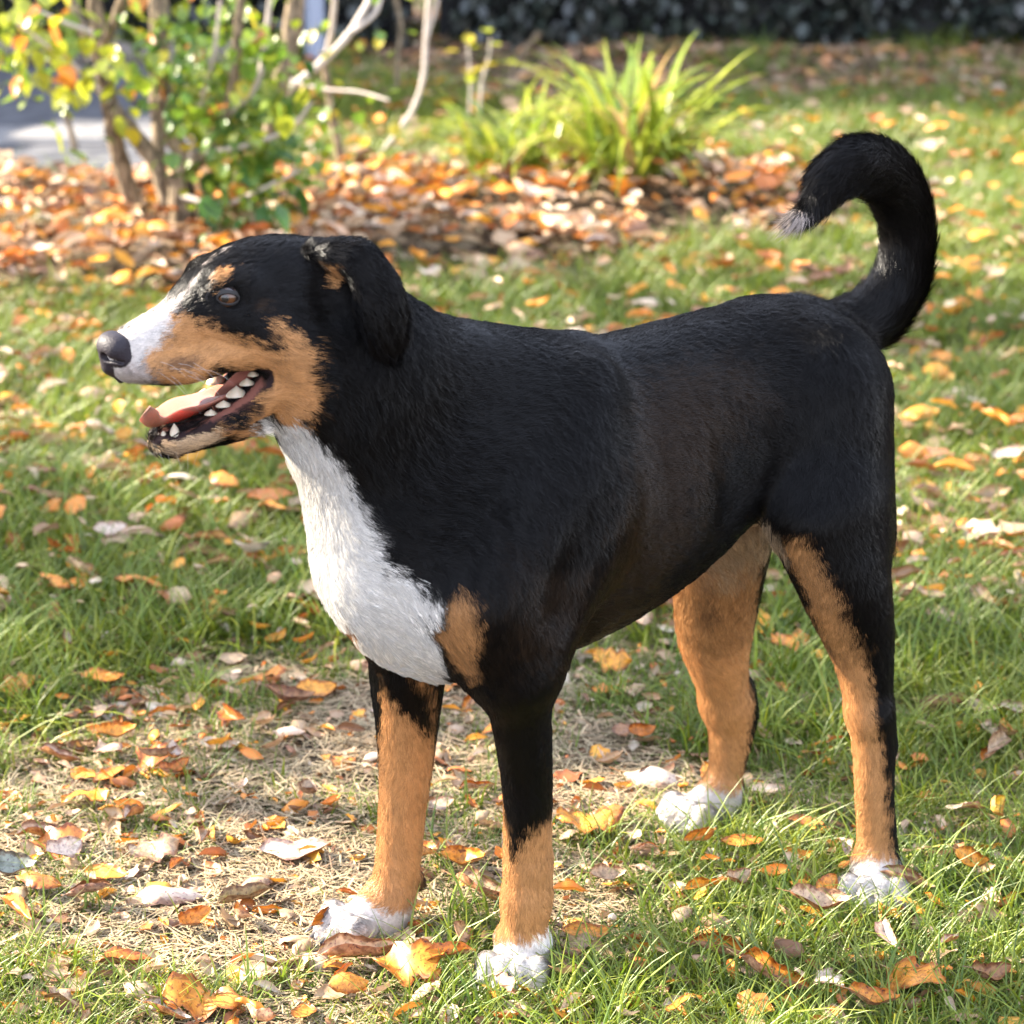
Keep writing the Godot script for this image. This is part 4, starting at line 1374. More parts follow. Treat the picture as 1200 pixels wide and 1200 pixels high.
	field.limb(0, [[Vector3(0.1875, 0.022, -0.0872), 0.0105, 1], [Vector3(0.197, 0.028, -0.0985), 0.0115, 1]], Z, 0.003, Vector3(0.8, 0, -0.6))
	field.limb(0, [[Vector3(0.197, 0.028, -0.0985), 0.0115, 1], [Vector3(0.2083, 0.013, -0.1088), 0.0095, 1]], Z, 0.003, Vector3(0.8, 0, -0.6))
	field.limb(0, [[Vector3(0.1958, 0.022, -0.0761), 0.0105, 1], [Vector3(0.2095, 0.028, -0.0878), 0.0115, 1]], Z, 0.003, Vector3(0.8, 0, -0.6))
	field.limb(0, [[Vector3(0.2095, 0.028, -0.0878), 0.0115, 1], [Vector3(0.2244, 0.013, -0.0996), 0.0095, 1]], Z, 0.003, Vector3(0.8, 0, -0.6))
	field.limb(0, [[Vector3(0.2041, 0.022, -0.0651), 0.0105, 1], [Vector3(0.2192, 0.028, -0.075), 0.0115, 1]], Z, 0.003, Vector3(0.8, 0, -0.6))
	field.limb(0, [[Vector3(0.2192, 0.028, -0.075), 0.0115, 1], [Vector3(0.2347, 0.013, -0.086), 0.0095, 1]], Z, 0.003, Vector3(0.8, 0, -0.6))
	field.limb(0, [[Vector3(0.2124, 0.022, -0.054), 0.0105, 1], [Vector3(0.2259, 0.028, -0.06), 0.0115, 1]], Z, 0.003, Vector3(0.8, 0, -0.6))
	field.limb(0, [[Vector3(0.2259, 0.028, -0.06), 0.0115, 1], [Vector3(0.239, 0.013, -0.0679), 0.0095, 1]], Z, 0.003, Vector3(0.8, 0, -0.6))
	field.limb(0, [[Vector3(0.1791, 0.012, -0.055), 0.016, 1], [Vector3(0.1951, 0.012, -0.067), 0.017, 1]], Z, 0.01, Vector3(0.8, 0, -0.6))
	field.limb(0, [[Vector3(0.2309, 0.03, 0.1), 0.025, 1], [Vector3(0.2526, 0.024, 0.1033), 0.021, 1]], Z, 0.015, Vector3(0.9889, 0, 0.1483))
	field.limb(0, [[Vector3(0.2597, 0.022, 0.0833), 0.0105, 1], [Vector3(0.2744, 0.028, 0.0822), 0.0115, 1]], Z, 0.003, Vector3(0.9889, 0, 0.1483))
	field.limb(0, [[Vector3(0.2744, 0.028, 0.0822), 0.0115, 1], [Vector3(0.2897, 0.013, 0.0829), 0.0095, 1]], Z, 0.003, Vector3(0.9889, 0, 0.1483))
	field.limb(0, [[Vector3(0.2576, 0.022, 0.097), 0.0105, 1], [Vector3(0.2756, 0.028, 0.0986), 0.0115, 1]], Z, 0.003, Vector3(0.9889, 0, 0.1483))
	field.limb(0, [[Vector3(0.2756, 0.028, 0.0986), 0.0115, 1], [Vector3(0.2945, 0.013, 0.1009), 0.0095, 1]], Z, 0.003, Vector3(0.9889, 0, 0.1483))
	field.limb(0, [[Vector3(0.2556, 0.022, 0.1107), 0.0105, 1], [Vector3(0.2732, 0.028, 0.1145), 0.0115, 1]], Z, 0.003, Vector3(0.9889, 0, 0.1483))
	field.limb(0, [[Vector3(0.2732, 0.028, 0.1145), 0.0115, 1], [Vector3(0.2919, 0.013, 0.1178), 0.0095, 1]], Z, 0.003, Vector3(0.9889, 0, 0.1483))
	field.limb(0, [[Vector3(0.2535, 0.022, 0.1244), 0.0105, 1], [Vector3(0.2673, 0.028, 0.1298), 0.0115, 1]], Z, 0.003, Vector3(0.9889, 0, 0.1483))
	field.limb(0, [[Vector3(0.2673, 0.028, 0.1298), 0.0115, 1], [Vector3(0.2821, 0.013, 0.1336), 0.0095, 1]], Z, 0.003, Vector3(0.9889, 0, 0.1483))
	field.limb(0, [[Vector3(0.2309, 0.012, 0.1), 0.016, 1], [Vector3(0.2507, 0.012, 0.103), 0.017, 1]], Z, 0.01, Vector3(0.9889, 0, 0.1483))
	field.limb(0, [[Vector3(-0.205, 0.515, -0.045), 0.073, 1], [Vector3(-0.19, 0.42, -0.085), 0.054, 1]], Z, 0.035, Vector3(-0.3714, -0.9285, 0))
	field.limb(0, [[Vector3(-0.232, 0.5, -0.04), 0.06, 1], [Vector3(-0.225, 0.38, -0.085), 0.045, 1]], Z, 0.03, Vector3(-0.2873, -0.9578, 0))
	field.limb(0, [[Vector3(-0.205, 0.515, 0.045), 0.073, 1], [Vector3(-0.19, 0.42, 0.075), 0.054, 1]], Z, 0.035, Vector3(-0.3714, -0.9285, 0))
	field.limb(0, [[Vector3(-0.232, 0.5, 0.04), 0.06, 1], [Vector3(-0.225, 0.38, 0.085), 0.045, 1]], Z, 0.03, Vector3(-0.2873, -0.9578, 0))
	field.limb(0, [[Vector3(-0.1716, 0.406, -0.1), 0.0556, 1.15], [Vector3(-0.1863, 0.3366, -0.118), 0.0457, 1.1], [Vector3(-0.2051, 0.2634, -0.128), 0.0299, 1], [Vector3(-0.2118, 0.1999, -0.134), 0.0215, 1]], Z, 0.03, Vector3(-0.2873, -0.9578, 0))
	field.limb(0, [[Vector3(-0.2118, 0.1999, -0.134), 0.0215, 1], [Vector3(-0.2166, 0.1666, -0.137), 0.0207, 1], [Vector3(-0.2165, 0.1086, -0.141), 0.0186, 1], [Vector3(-0.2198, 0.0572, -0.144), 0.0192, 1], [Vector3(-0.2167, 0.0258, -0.146), 0.0209, 1]], Z, 0.014, Vector3(0, -1, 0))
	field.limb(0, [[Vector3(-0.2262, 0.1873, -0.134), 0.01, 1], [Vector3(-0.2332, 0.1606, -0.137), 0.0105, 1]], Z, 0.012, Vector3(0, -1, 0))
	field.limb(0, [[Vector3(-0.208, 0.3501, 0.075), 0.0553, 1.15], [Vector3(-0.2065, 0.2926, 0.082), 0.0485, 1.1], [Vector3(-0.2091, 0.2241, 0.088), 0.038, 1], [Vector3(-0.2233, 0.1718, 0.092), 0.0283, 1], [Vector3(-0.236, 0.1388, 0.095), 0.0266, 1]], Z, 0.03, Vector3(-0.1961, -0.9806, 0))
	field.limb(0, [[Vector3(-0.236, 0.1388, 0.095), 0.0266, 1], [Vector3(-0.2443, 0.1071, 0.096), 0.024, 1], [Vector3(-0.24, 0.0582, 0.098), 0.0181, 1], [Vector3(-0.2333, 0.0201, 0.098), 0.0195, 1]], Z, 0.014, Vector3(0, -1, 0))
	field.limb(0, [[Vector3(-0.2534, 0.1542, 0.095), 0.012, 1], [Vector3(-0.2658, 0.1197, 0.096), 0.0115, 1]], Z, 0.012, Vector3(0, -1, 0))
	field.limb(0, [[Vector3(-0.2165, 0.03, -0.146), 0.024, 1], [Vector3(-0.1998, 0.024, -0.1602), 0.021, 1]], Z, 0.015, Vector3(0.7619, 0, -0.6476))
	field.limb(0, [[Vector3(-0.2102, 0.022, -0.1787), 0.0105, 1], [Vector3(-0.2014, 0.028, -0.1905), 0.0115, 1]], Z, 0.003, Vector3(0.7619, 0, -0.6476))
	field.limb(0, [[Vector3(-0.2014, 0.028, -0.1905), 0.0115, 1], [Vector3(-0.1907, 0.013, -0.2015), 0.0095, 1]], Z, 0.003, Vector3(0.7619, 0, -0.6476))
	field.limb(0, [[Vector3(-0.2012, 0.022, -0.1681), 0.0105, 1], [Vector3(-0.1882, 0.028, -0.1806), 0.0115, 1]], Z, 0.003, Vector3(0.7619, 0, -0.6476))
	field.limb(0, [[Vector3(-0.1882, 0.028, -0.1806), 0.0115, 1], [Vector3(-0.1741, 0.013, -0.1933), 0.0095, 1]], Z, 0.003, Vector3(0.7619, 0, -0.6476))
	field.limb(0, [[Vector3(-0.1922, 0.022, -0.1576), 0.0105, 1], [Vector3(-0.1778, 0.028, -0.1684), 0.0115, 1]], Z, 0.003, Vector3(0.7619, 0, -0.6476))
	field.limb(0, [[Vector3(-0.1778, 0.028, -0.1684), 0.0115, 1], [Vector3(-0.163, 0.013, -0.1803), 0.0095, 1]], Z, 0.003, Vector3(0.7619, 0, -0.6476))
	field.limb(0, [[Vector3(-0.1833, 0.022, -0.147), 0.0105, 1], [Vector3(-0.1702, 0.028, -0.1538), 0.0115, 1]], Z, 0.003, Vector3(0.7619, 0, -0.6476))
	field.limb(0, [[Vector3(-0.1702, 0.028, -0.1538), 0.0115, 1], [Vector3(-0.1576, 0.013, -0.1625), 0.0095, 1]], Z, 0.003, Vector3(0.7619, 0, -0.6476))
	field.limb(0, [[Vector3(-0.2165, 0.012, -0.146), 0.016, 1], [Vector3(-0.2013, 0.012, -0.159), 0.017, 1]], Z, 0.01, Vector3(0.7619, 0, -0.6476))
	field.limb(0, [[Vector3(-0.226, 0.03, 0.099), 0.023, 1], [Vector3(-0.204, 0.024, 0.099), 0.021, 1]], Z, 0.015, Vector3(1, 0, 0))
	field.limb(0, [[Vector3(-0.2, 0.022, 0.0782), 0.0105, 1], [Vector3(-0.1856, 0.028, 0.0749), 0.0115, 1]], Z, 0.003, Vector3(1, 0, 0))
	field.limb(0, [[Vector3(-0.1856, 0.028, 0.0749), 0.0115, 1], [Vector3(-0.1704, 0.013, 0.0734), 0.0095, 1]], Z, 0.003, Vector3(1, 0, 0))
	field.limb(0, [[Vector3(-0.2, 0.022, 0.0921), 0.0105, 1], [Vector3(-0.182, 0.028, 0.091), 0.0115, 1]], Z, 0.003, Vector3(1, 0, 0))
	field.limb(0, [[Vector3(-0.182, 0.028, 0.091), 0.0115, 1], [Vector3(-0.163, 0.013, 0.0905), 0.0095, 1]], Z, 0.003, Vector3(1, 0, 0))
	field.limb(0, [[Vector3(-0.2, 0.022, 0.1059), 0.0105, 1], [Vector3(-0.182, 0.028, 0.107), 0.0115, 1]], Z, 0.003, Vector3(1, 0, 0))
	field.limb(0, [[Vector3(-0.182, 0.028, 0.107), 0.0115, 1], [Vector3(-0.163, 0.013, 0.1075), 0.0095, 1]], Z, 0.003, Vector3(1, 0, 0))
	field.limb(0, [[Vector3(-0.2, 0.022, 0.1198), 0.0105, 1], [Vector3(-0.1856, 0.028, 0.1231), 0.0115, 1]], Z, 0.003, Vector3(1, 0, 0))
	field.limb(0, [[Vector3(-0.1856, 0.028, 0.1231), 0.0115, 1], [Vector3(-0.1704, 0.013, 0.1246), 0.0095, 1]], Z, 0.003, Vector3(1, 0, 0))
	field.limb(0, [[Vector3(-0.226, 0.012, 0.099), 0.016, 1], [Vector3(-0.206, 0.012, 0.099), 0.017, 1]], Z, 0.01, Vector3(1, 0, 0))
	field.limb(0, [[Vector3(-0.2435, 0.5545, 0), 0.0294, 1], [Vector3(-0.2931, 0.556, 0), 0.0271, 1], [Vector3(-0.337, 0.5649, 0), 0.0255, 1], [Vector3(-0.3742, 0.5894, 0), 0.023, 1], [Vector3(-0.3889, 0.628, 0), 0.0212, 1], [Vector3(-0.3827, 0.669, 0), 0.022, 1], [Vector3(-0.3563, 0.7066, 0), 0.0231, 1], [Vector3(-0.3138, 0.7252, 0), 0.0233, 1], [Vector3(-0.2783, 0.717, 0), 0.0189, 1], [Vector3(-0.2571, 0.6979, 0), 0.0103, 1], [Vector3(-0.2405, 0.6869, 0), 0.0051, 1], [Vector3(-0.225, 0.6818, 0), 0.0017, 1]], Z, 0.012, Vector3(0, 0, 0))
	field.limb(1, [[Vector3(0.3516, 0.6823, 0.0172), 0.042, 0.98], [Vector3(0.3823, 0.6905, 0.0254), 0.0455, 0.95], [Vector3(0.4203, 0.6956, 0.0356), 0.0377, 0.95], [Vector3(0.4523, 0.6828, 0.0442), 0.0295, 1]], hx, 0.02, Vector3(-0.9552, 0.1483, -0.256))
	field.limb(1, [[Vector3(0.4473, 0.6748, 0.0429), 0.0325, 1.05], [Vector3(0.4816, 0.6555, 0.052), 0.0316, 1.35], [Vector3(0.5131, 0.6474, 0.0605), 0.0249, 1.2], [Vector3(0.5257, 0.6435, 0.0639), 0.0176, 1.1]], hx, 0.015, Vector3(-0.9552, 0.1483, -0.256))
	field.limb(1, [[Vector3(0.4548, 0.7058, 0.02), 0.0109, 1], [Vector3(0.4383, 0.7041, 0.0032), 0.0109, 1]], Z, 0.016, Vector3(-0.9552, 0.1483, -0.256))
	field.limb(1, [[Vector3(0.4424, 0.7058, 0.0664), 0.0109, 1], [Vector3(0.4196, 0.7041, 0.0727), 0.0109, 1]], Z, 0.016, Vector3(-0.9552, 0.1483, -0.256))
	field.limb(1, [[Vector3(0.4392, 0.6718, 0.0096), 0.0191, 1], [Vector3(0.4004, 0.6479, -0.007), 0.031, 1], [Vector3(0.3941, 0.6145, -0.0045), 0.0238, 1], [Vector3(0.3947, 0.5988, -0.0023), 0.0194, 1]], Z, 0.03, Vector3(-0.9552, -0.1483, -0.256))
	field.limb(1, [[Vector3(0.4237, 0.6718, 0.0676), 0.0191, 1], [Vector3(0.3818, 0.6479, 0.0626), 0.031, 1], [Vector3(0.3775, 0.6145, 0.0573), 0.0238, 1], [Vector3(0.3791, 0.5988, 0.0556), 0.0194, 1]], Z, 0.03, Vector3(-0.9552, -0.1483, -0.256))
	field.limb(1, [[Vector3(0.526, 0.6347, 0.0546), 0.0102, 1], [Vector3(0.515, 0.6338, 0.0424), 0.0117, 1], [Vector3(0.4867, 0.6342, 0.0286), 0.0132, 1], [Vector3(0.4544, 0.6423, 0.0147), 0.0139, 1], [Vector3(0.4251, 0.641, 0.0017), 0.0125, 1]], Z, 0.01, Vector3(-0.9552, 0.1483, -0.256))
	field.limb(1, [[Vector3(0.5214, 0.6347, 0.072), 0.0102, 1], [Vector3(0.5057, 0.6338, 0.0771), 0.0117, 1], [Vector3(0.4743, 0.6342, 0.0749), 0.0132, 1], [Vector3(0.4394, 0.6423, 0.0708), 0.0139, 1], [Vector3(0.4075, 0.641, 0.0674), 0.0125, 1]], Z, 0.01, Vector3(-0.9552, 0.1483, -0.256))
	field.limb(2, [[Vector3(0.4092, 0.6104, -0.0026), 0.0178, 1], [Vector3(0.4178, 0.6073, 0.0008), 0.0155, 1], [Vector3(0.4363, 0.5939, 0.0109), 0.0118, 1], [Vector3(0.4628, 0.5779, 0.0253), 0.0104, 1], [Vector3(0.4893, 0.5676, 0.0417), 0.0089, 1], [Vector3(0.4997, 0.5656, 0.0528), 0.0074, 1]], Z, 0.01, Vector3(-0.9552, 0.1483, -0.256))
	field.limb(2, [[Vector3(0.3916, 0.6104, 0.0631), 0.0178, 1], [Vector3(0.4007, 0.6073, 0.0645), 0.0155, 1], [Vector3(0.4218, 0.5939, 0.065), 0.0118, 1], [Vector3(0.4519, 0.5779, 0.0658), 0.0104, 1], [Vector3(0.4831, 0.5676, 0.0649), 0.0089, 1], [Vector3(0.4976, 0.5656, 0.0605), 0.0074, 1]], Z, 0.01, Vector3(-0.9552, 0.1483, -0.256))
	field.limb(2, [[Vector3(0.3885, 0.5859, 0.0271), 0.0151, 0.7], [Vector3(0.4352, 0.568, 0.0396), 0.0082, 0.5], [Vector3(0.4886, 0.5603, 0.0539), 0.0059, 0.7]], hx, 0.012, Vector3(-0.9552, 0.1483, -0.256))
	field.limb(2, [[Vector3(0.3942, 0.6098, 0.0286), 0.026, 0.8], [Vector3(0.436, 0.5928, 0.0398), 0.014, 0.8]], hx, 0.01, Vector3(-0.9552, 0.1483, -0.256))
	field.limb(3, [[Vector3(0.3652, 0.7198, -0.0309), 0.0161, 1.5], [Vector3(0.3546, 0.7144, -0.0483), 0.0205, 2.4], [Vector3(0.3455, 0.6905, -0.06), 0.0227, 3.3], [Vector3(0.3382, 0.665, -0.062), 0.0184, 3.6], [Vector3(0.3349, 0.649, -0.0597), 0.0096, 3]], hx, 0.012, Vector3(0, 0, 0))
	field.limb(3, [[Vector3(0.3768, 0.7281, -0.0123), 0.0103, 1], [Vector3(0.3535, 0.7268, -0.0423), 0.011, 1]], Z, 0.012, Vector3(-0.9552, 0.1483, -0.256))
	field.limb(3, [[Vector3(0.3293, 0.6898, 0.0617), 0.0161, 1.5], [Vector3(0.3114, 0.6844, 0.0714), 0.0205, 2.4], [Vector3(0.2977, 0.6605, 0.077), 0.0227, 3.3], [Vector3(0.2904, 0.635, 0.0751), 0.0184, 3.6], [Vector3(0.2886, 0.619, 0.0715), 0.0096, 3]], hx, 0.012, Vector3(0, 0, 0))
	field.limb(3, [[Vector3(0.3487, 0.6981, 0.0513), 0.0103, 1], [Vector3(0.3135, 0.6968, 0.0657), 0.011, 1]], Z, 0.012, Vector3(-0.9552, 0.1483, -0.256))
	field.hollow(Vector3(0.4607, 0.6969, -0.0022), 0.011, Vector3(0.4608, 0.6969, -0.0022), 0.011, 0.006)
	field.hollow(Vector3(0.3809, 0.6972, -0.0391), 0.016, Vector3(0.3809, 0.6772, -0.0391), 0.012, 0.015)
	field.hollow(Vector3(0.4364, 0.6969, 0.0886), 0.011, Vector3(0.4365, 0.6969, 0.0886), 0.011, 0.006)
	field.hollow(Vector3(0.3488, 0.6972, 0.0807), 0.016, Vector3(0.3488, 0.6772, 0.0807), 0.012, 0.015)
	field.hollow(Vector3(-0.049, 0.5017, -0.122), 0.022, Vector3(-0.064, 0.4433, -0.118), 0.02, 0.045)
	field.hollow(Vector3(0.174, 0.4915, -0.152), 0.008, Vector3(0.2073, 0.3972, -0.147), 0.01, 0.026)
	field.hollow(Vector3(0.3117, 0.5824, -0.135), 0.01, Vector3(0.3659, 0.5129, -0.12), 0.01, 0.035)
	field.hollow(Vector3(-0.117, 0.565, -0.118), 0.01, Vector3(-0.1246, 0.4565, -0.132), 0.01, 0.03)
	field.hollow(Vector3(-0.049, 0.5017, 0.122), 0.022, Vector3(-0.064, 0.4433, 0.118), 0.02, 0.045)
	field.hollow(Vector3(0.174, 0.4915, 0.152), 0.008, Vector3(0.2073, 0.3972, 0.147), 0.01, 0.026)
	field.hollow(Vector3(0.3117, 0.5824, 0.135), 0.01, Vector3(0.3659, 0.5129, 0.12), 0.01, 0.035)
	field.hollow(Vector3(-0.117, 0.565, 0.118), 0.01, Vector3(-0.1246, 0.4565, 0.132), 0.01, 0.03)
	field.hollow(Vector3(0.1982, 0.033, -0.0862), 0.0016, Vector3(0.2301, 0.016, -0.112), 0.003, 0.004)
	field.hollow(Vector3(0.2063, 0.033, -0.0754), 0.0016, Vector3(0.2391, 0.016, -0.1), 0.003, 0.004)
	field.hollow(Vector3(0.2144, 0.033, -0.0646), 0.0016, Vector3(0.2481, 0.016, -0.088), 0.003, 0.004)
	field.hollow(Vector3(0.2665, 0.033, 0.0917), 0.0016, Vector3(0.3073, 0.016, 0.0963), 0.003, 0.004)
	field.hollow(Vector3(0.2645, 0.033, 0.105), 0.0016, Vector3(0.3051, 0.016, 0.1111), 0.003, 0.004)
	field.hollow(Vector3(0.2625, 0.033, 0.1184), 0.0016, Vector3(0.3028, 0.016, 0.126), 0.003, 0.004)
	field.hollow(Vector3(-0.1994, 0.033, -0.1783), 0.0016, Vector3(-0.1691, 0.016, -0.206), 0.003, 0.004)
	field.hollow(Vector3(-0.1906, 0.033, -0.168), 0.0016, Vector3(-0.1594, 0.016, -0.1946), 0.003, 0.004)
	field.hollow(Vector3(-0.1819, 0.033, -0.1577), 0.0016, Vector3(-0.1497, 0.016, -0.1831), 0.003, 0.004)
	field.hollow(Vector3(-0.192, 0.033, 0.0855), 0.0016, Vector3(-0.151, 0.016, 0.084), 0.003, 0.004)
	field.hollow(Vector3(-0.192, 0.033, 0.099), 0.0016, Vector3(-0.151, 0.016, 0.099), 0.003, 0.004)
	field.hollow(Vector3(-0.192, 0.033, 0.1125), 0.0016, Vector3(-0.151, 0.016, 0.114), 0.003, 0.004)

func dog_coat(field: Field) -> void:
	field.patch(NONE, Vector3(-0.2616, 0.5651, 0), 0.052, Vector3(-0.3829, 0.6198, 0), 0.0531, 0.02, 0.024)
	field.patch(NONE, Vector3(-0.3829, 0.6198, 0), 0.0531, Vector3(-0.3547, 0.712, 0), 0.0523, 0.02, 0.024)
	field.patch(NONE, Vector3(-0.3547, 0.712, 0), 0.0523, Vector3(-0.2561, 0.6928, 0), 0.0428, 0.02, 0.024)
	field.patch(NONE, Vector3(0.5443, 0.6559, 0.0688), 0.0437, Vector3(0.455, 0.6695, 0.0449), 0.0812, 0.02, 0.0045)
	field.patch(NONE, Vector3(0.455, 0.6695, 0.0449), 0.0812, Vector3(0.3711, 0.6765, 0.0224), 0.0823, 0.02, 0.0045)
	field.patch(NONE, Vector3(0.3474, 0.7146, -0.046), 0.0294, Vector3(0.3356, 0.6475, -0.0595), 0.0333, 0.01, 0.006)
	field.patch(NONE, Vector3(0.2173, 0.3147, -0.09), 0.0547, Vector3(0.1779, 0.0009, -0.06), 0.0575, 0.02, 0.0055)
	field.patch(NONE, Vector3(0.2022, 0.2526, 0.09), 0.058, Vector3(0.2492, -0.0081, 0.1), 0.0675, 0.02, 0.0055)
	field.patch(NONE, Vector3(-0.2104, 0.2276, -0.134), 0.0514, Vector3(-0.2235, -0.0148, -0.144), 0.0526, 0.02, 0.0055)
	field.patch(NONE, Vector3(-0.2227, 0.1912, 0.092), 0.0547, Vector3(-0.2019, -0.0015, 0.098), 0.0555, 0.02, 0.0055)
	field.patch(NONE, Vector3(0.3595, 0.6286, -0.06), 0.0589, Vector3(0.3108, 0.5246, -0.08), 0.0674, 0.04, 0.0195)
	field.patch(NONE, Vector3(-0.2665, 0.3519, -0.1), 0.0225, Vector3(-0.2525, 0.3053, -0.12), 0.0172, 0.02, 0.03)
	field.patch(BROWN, Vector3(-0.0667, 0.5529, -0.1), 0.0365, Vector3(0.0216, 0.5259, -0.1), 0.0494, 0.06, -1)
	field.patch(BROWN, Vector3(0.0216, 0.5259, -0.1), 0.0494, Vector3(0.0756, 0.4342, -0.09), 0.0598, 0.06, -1)
	field.patch(BROWN, Vector3(0.0756, 0.4342, -0.09), 0.0598, Vector3(0.1212, 0.3717, -0.07), 0.0559, 0.06, -1)
	field.patch(BROWN, Vector3(0.1212, 0.3717, -0.07), 0.0559, Vector3(0.223, 0.3951, -0.11), 0.04, 0.06, -1)
	field.patch(BROWN, Vector3(-0.2894, 0.4918, -0.06), 0.0389, Vector3(-0.2729, 0.3506, -0.1), 0.026, 0.02, -1)
	field.patch(WHITE, Vector3(0.4106, 0.5564, 0), 0.0298, Vector3(0.3896, 0.5176, 0), 0.0437, 0.008, 0.018)
	field.patch(WHITE, Vector3(0.3896, 0.5176, 0), 0.0437, Vector3(0.3561, 0.4667, 0.005), 0.0504, 0.008, 0.018)
	field.patch(WHITE, Vector3(0.3561, 0.4667, 0.005), 0.0504, Vector3(0.319, 0.4027, 0.005), 0.0621, 0.008, 0.018)
	field.patch(WHITE, Vector3(0.319, 0.4027, 0.005), 0.0621, Vector3(0.2715, 0.3542, 0.01), 0.0553, 0.008, 0.018)
	field.patch(WHITE, Vector3(0.2715, 0.3542, 0.01), 0.0553, Vector3(0.2366, 0.3128, 0.01), 0.0336, 0.008, 0.018)
	field.patch(WHITE, Vector3(0.3423, 0.4201, -0.045), 0.0274, Vector3(0.3215, 0.4095, -0.0651), 0.0182, 0.006, 0.018)
	field.patch(WHITE, Vector3(0.3215, 0.4095, -0.0651), 0.0182, Vector3(0.3102, 0.4093, -0.0863), 0.0091, 0.006, 0.018)
	field.patch(WHITE, Vector3(0.3108, 0.3711, -0.0533), 0.023, Vector3(0.2824, 0.3388, -0.0479), 0.0124, 0.006, 0.018)
	field.patch(TAN, Vector3(0.2984, 0.4122, -0.1078), 0.0136, Vector3(0.2924, 0.3804, -0.1038), 0.0167, 0.008, 0.012)
	field.patch(TAN, Vector3(0.2924, 0.3804, -0.1038), 0.0167, Vector3(0.299, 0.3813, -0.0926), 0.0122, 0.008, 0.012)
	field.patch(TAN, Vector3(0.299, 0.3813, -0.0926), 0.0122, Vector3(0.2773, 0.3436, -0.0909), 0.0108, 0.008, 0.012)
	field.patch(TAN, Vector3(0.3402, 0.374, 0.0008), 0.007, Vector3(0.2559, 0.3033, 0.1027), 0.0098, 0.006, 0.01)
	field.patch(BLACK, Vector3(0.2419, 0.2753, 0.1111), 0.0099, Vector3(0.2326, 0.2497, 0.1102), 0.0083, 0.006, 0.008)
	field.patch(TAN, Vector3(0.185, 0.1428, -0.068), 0.0387, Vector3(0.1823, 0.062, -0.065), 0.0391, 0.012, -1)
	field.patch(TAN, Vector3(0.2054, 0.2756, -0.05), 0.0143, Vector3(0.192, 0.1591, -0.045), 0.0178, 0.01, -1)
	field.patch(BLACK, Vector3(0.2084, 0.1842, -0.0833), 0.0175, Vector3(0.2068, 0.1571, -0.0752), 0.0096, 0.009, -1)
	field.patch(BLACK, Vector3(0.2068, 0.1571, -0.0752), 0.0096, Vector3(0.2054, 0.1363, -0.071), 0.0032, 0.009, -1)
	field.patch(WHITE, Vector3(0.1797, 0.0308, -0.062), 0.0311, Vector3(0.1908, -0.0041, -0.06), 0.0492, 0.004, -1)
	field.patch(TAN, Vector3(0.2221, 0.2702, 0.075), 0.0295, Vector3(0.2173, 0.1796, 0.08), 0.0299, 0.01, -1)
	field.patch(TAN, Vector3(0.2173, 0.1796, 0.08), 0.0299, Vector3(0.221, 0.0894, 0.085), 0.0335, 0.01, -1)
	field.patch(TAN, Vector3(0.221, 0.0894, 0.085), 0.0335, Vector3(0.2297, 0.0264, 0.09), 0.0337, 0.01, -1)
	field.patch(BLACK, Vector3(0.2439, 0.2858, 0.1), 0.0197, Vector3(0.2238, 0.1984, 0.112), 0.0117, 0.007, -1)
	field.patch(BLACK, Vector3(0.2238, 0.1984, 0.112), 0.0117, Vector3(0.2182, 0.1423, 0.115), 0.005, 0.007, -1)
	field.patch(BLACK, Vector3(0.2563, 0.2985, 0.07), 0.0211, Vector3(0.2183, 0.2604, 0.06), 0.0164, 0.009, -1)
	field.patch(BLACK, Vector3(0.2183, 0.2604, 0.06), 0.0164, Vector3(0.203, 0.2262, 0.06), 0.0066, 0.009, -1)
	field.patch(WHITE, Vector3(0.228, -0.0163, 0.1), 0.0305, Vector3(0.2808, -0.0123, 0.1), 0.0369, 0.004, -1)
	field.patch(BLACK, Vector3(0.184, 0.0471, 0.096), 0.0034, Vector3(0.184, 0.0471, 0.096), 0.0034, 0.003, -1)
	field.patch(TAN, Vector3(-0.164, 0.3604, -0.05), 0.0342, Vector3(-0.1797, 0.2939, -0.085), 0.0308, 0.008, -1)
	field.patch(TAN, Vector3(-0.1797, 0.2939, -0.085), 0.0308, Vector3(-0.2004, 0.2141, -0.11), 0.0233, 0.008, -1)
	field.patch(TAN, Vector3(-0.2004, 0.2141, -0.11), 0.0233, Vector3(-0.21, 0.1317, -0.12), 0.0226, 0.008, -1)
	field.patch(TAN, Vector3(-0.21, 0.1317, -0.12), 0.0226, Vector3(-0.2198, 0.0558, -0.125), 0.0262, 0.008, -1)
	field.patch(TAN, Vector3(-0.2198, 0.0558, -0.125), 0.0262, Vector3(-0.2195, 0.0023, -0.135), 0.0316, 0.008, -1)
	field.patch(TAN, Vector3(-0.1219, 0.3841, -0.1145), 0.015, Vector3(-0.1428, 0.3316, -0.1322), 0.0167, 0.008, -1)
	field.patch(TAN, Vector3(-0.1428, 0.3316, -0.1322), 0.0167, Vector3(-0.1692, 0.2739, -0.1371), 0.0177, 0.008, -1)
	field.patch(TAN, Vector3(-0.1692, 0.2739, -0.1371), 0.0177, Vector3(-0.1861, 0.2165, -0.1388), 0.0162, 0.008, -1)
	field.patch(TAN, Vector3(-0.1861, 0.2165, -0.1388), 0.0162, Vector3(-0.1966, 0.1605, -0.1431), 0.0163, 0.008, -1)
	field.patch(TAN, Vector3(-0.1966, 0.1605, -0.1431), 0.0163, Vector3(-0.2001, 0.1066, -0.1507), 0.0181, 0.008, -1)
	field.patch(TAN, Vector3(-0.2001, 0.1066, -0.1507), 0.0181, Vector3(-0.2005, 0.0529, -0.1575), 0.0207, 0.008, -1)
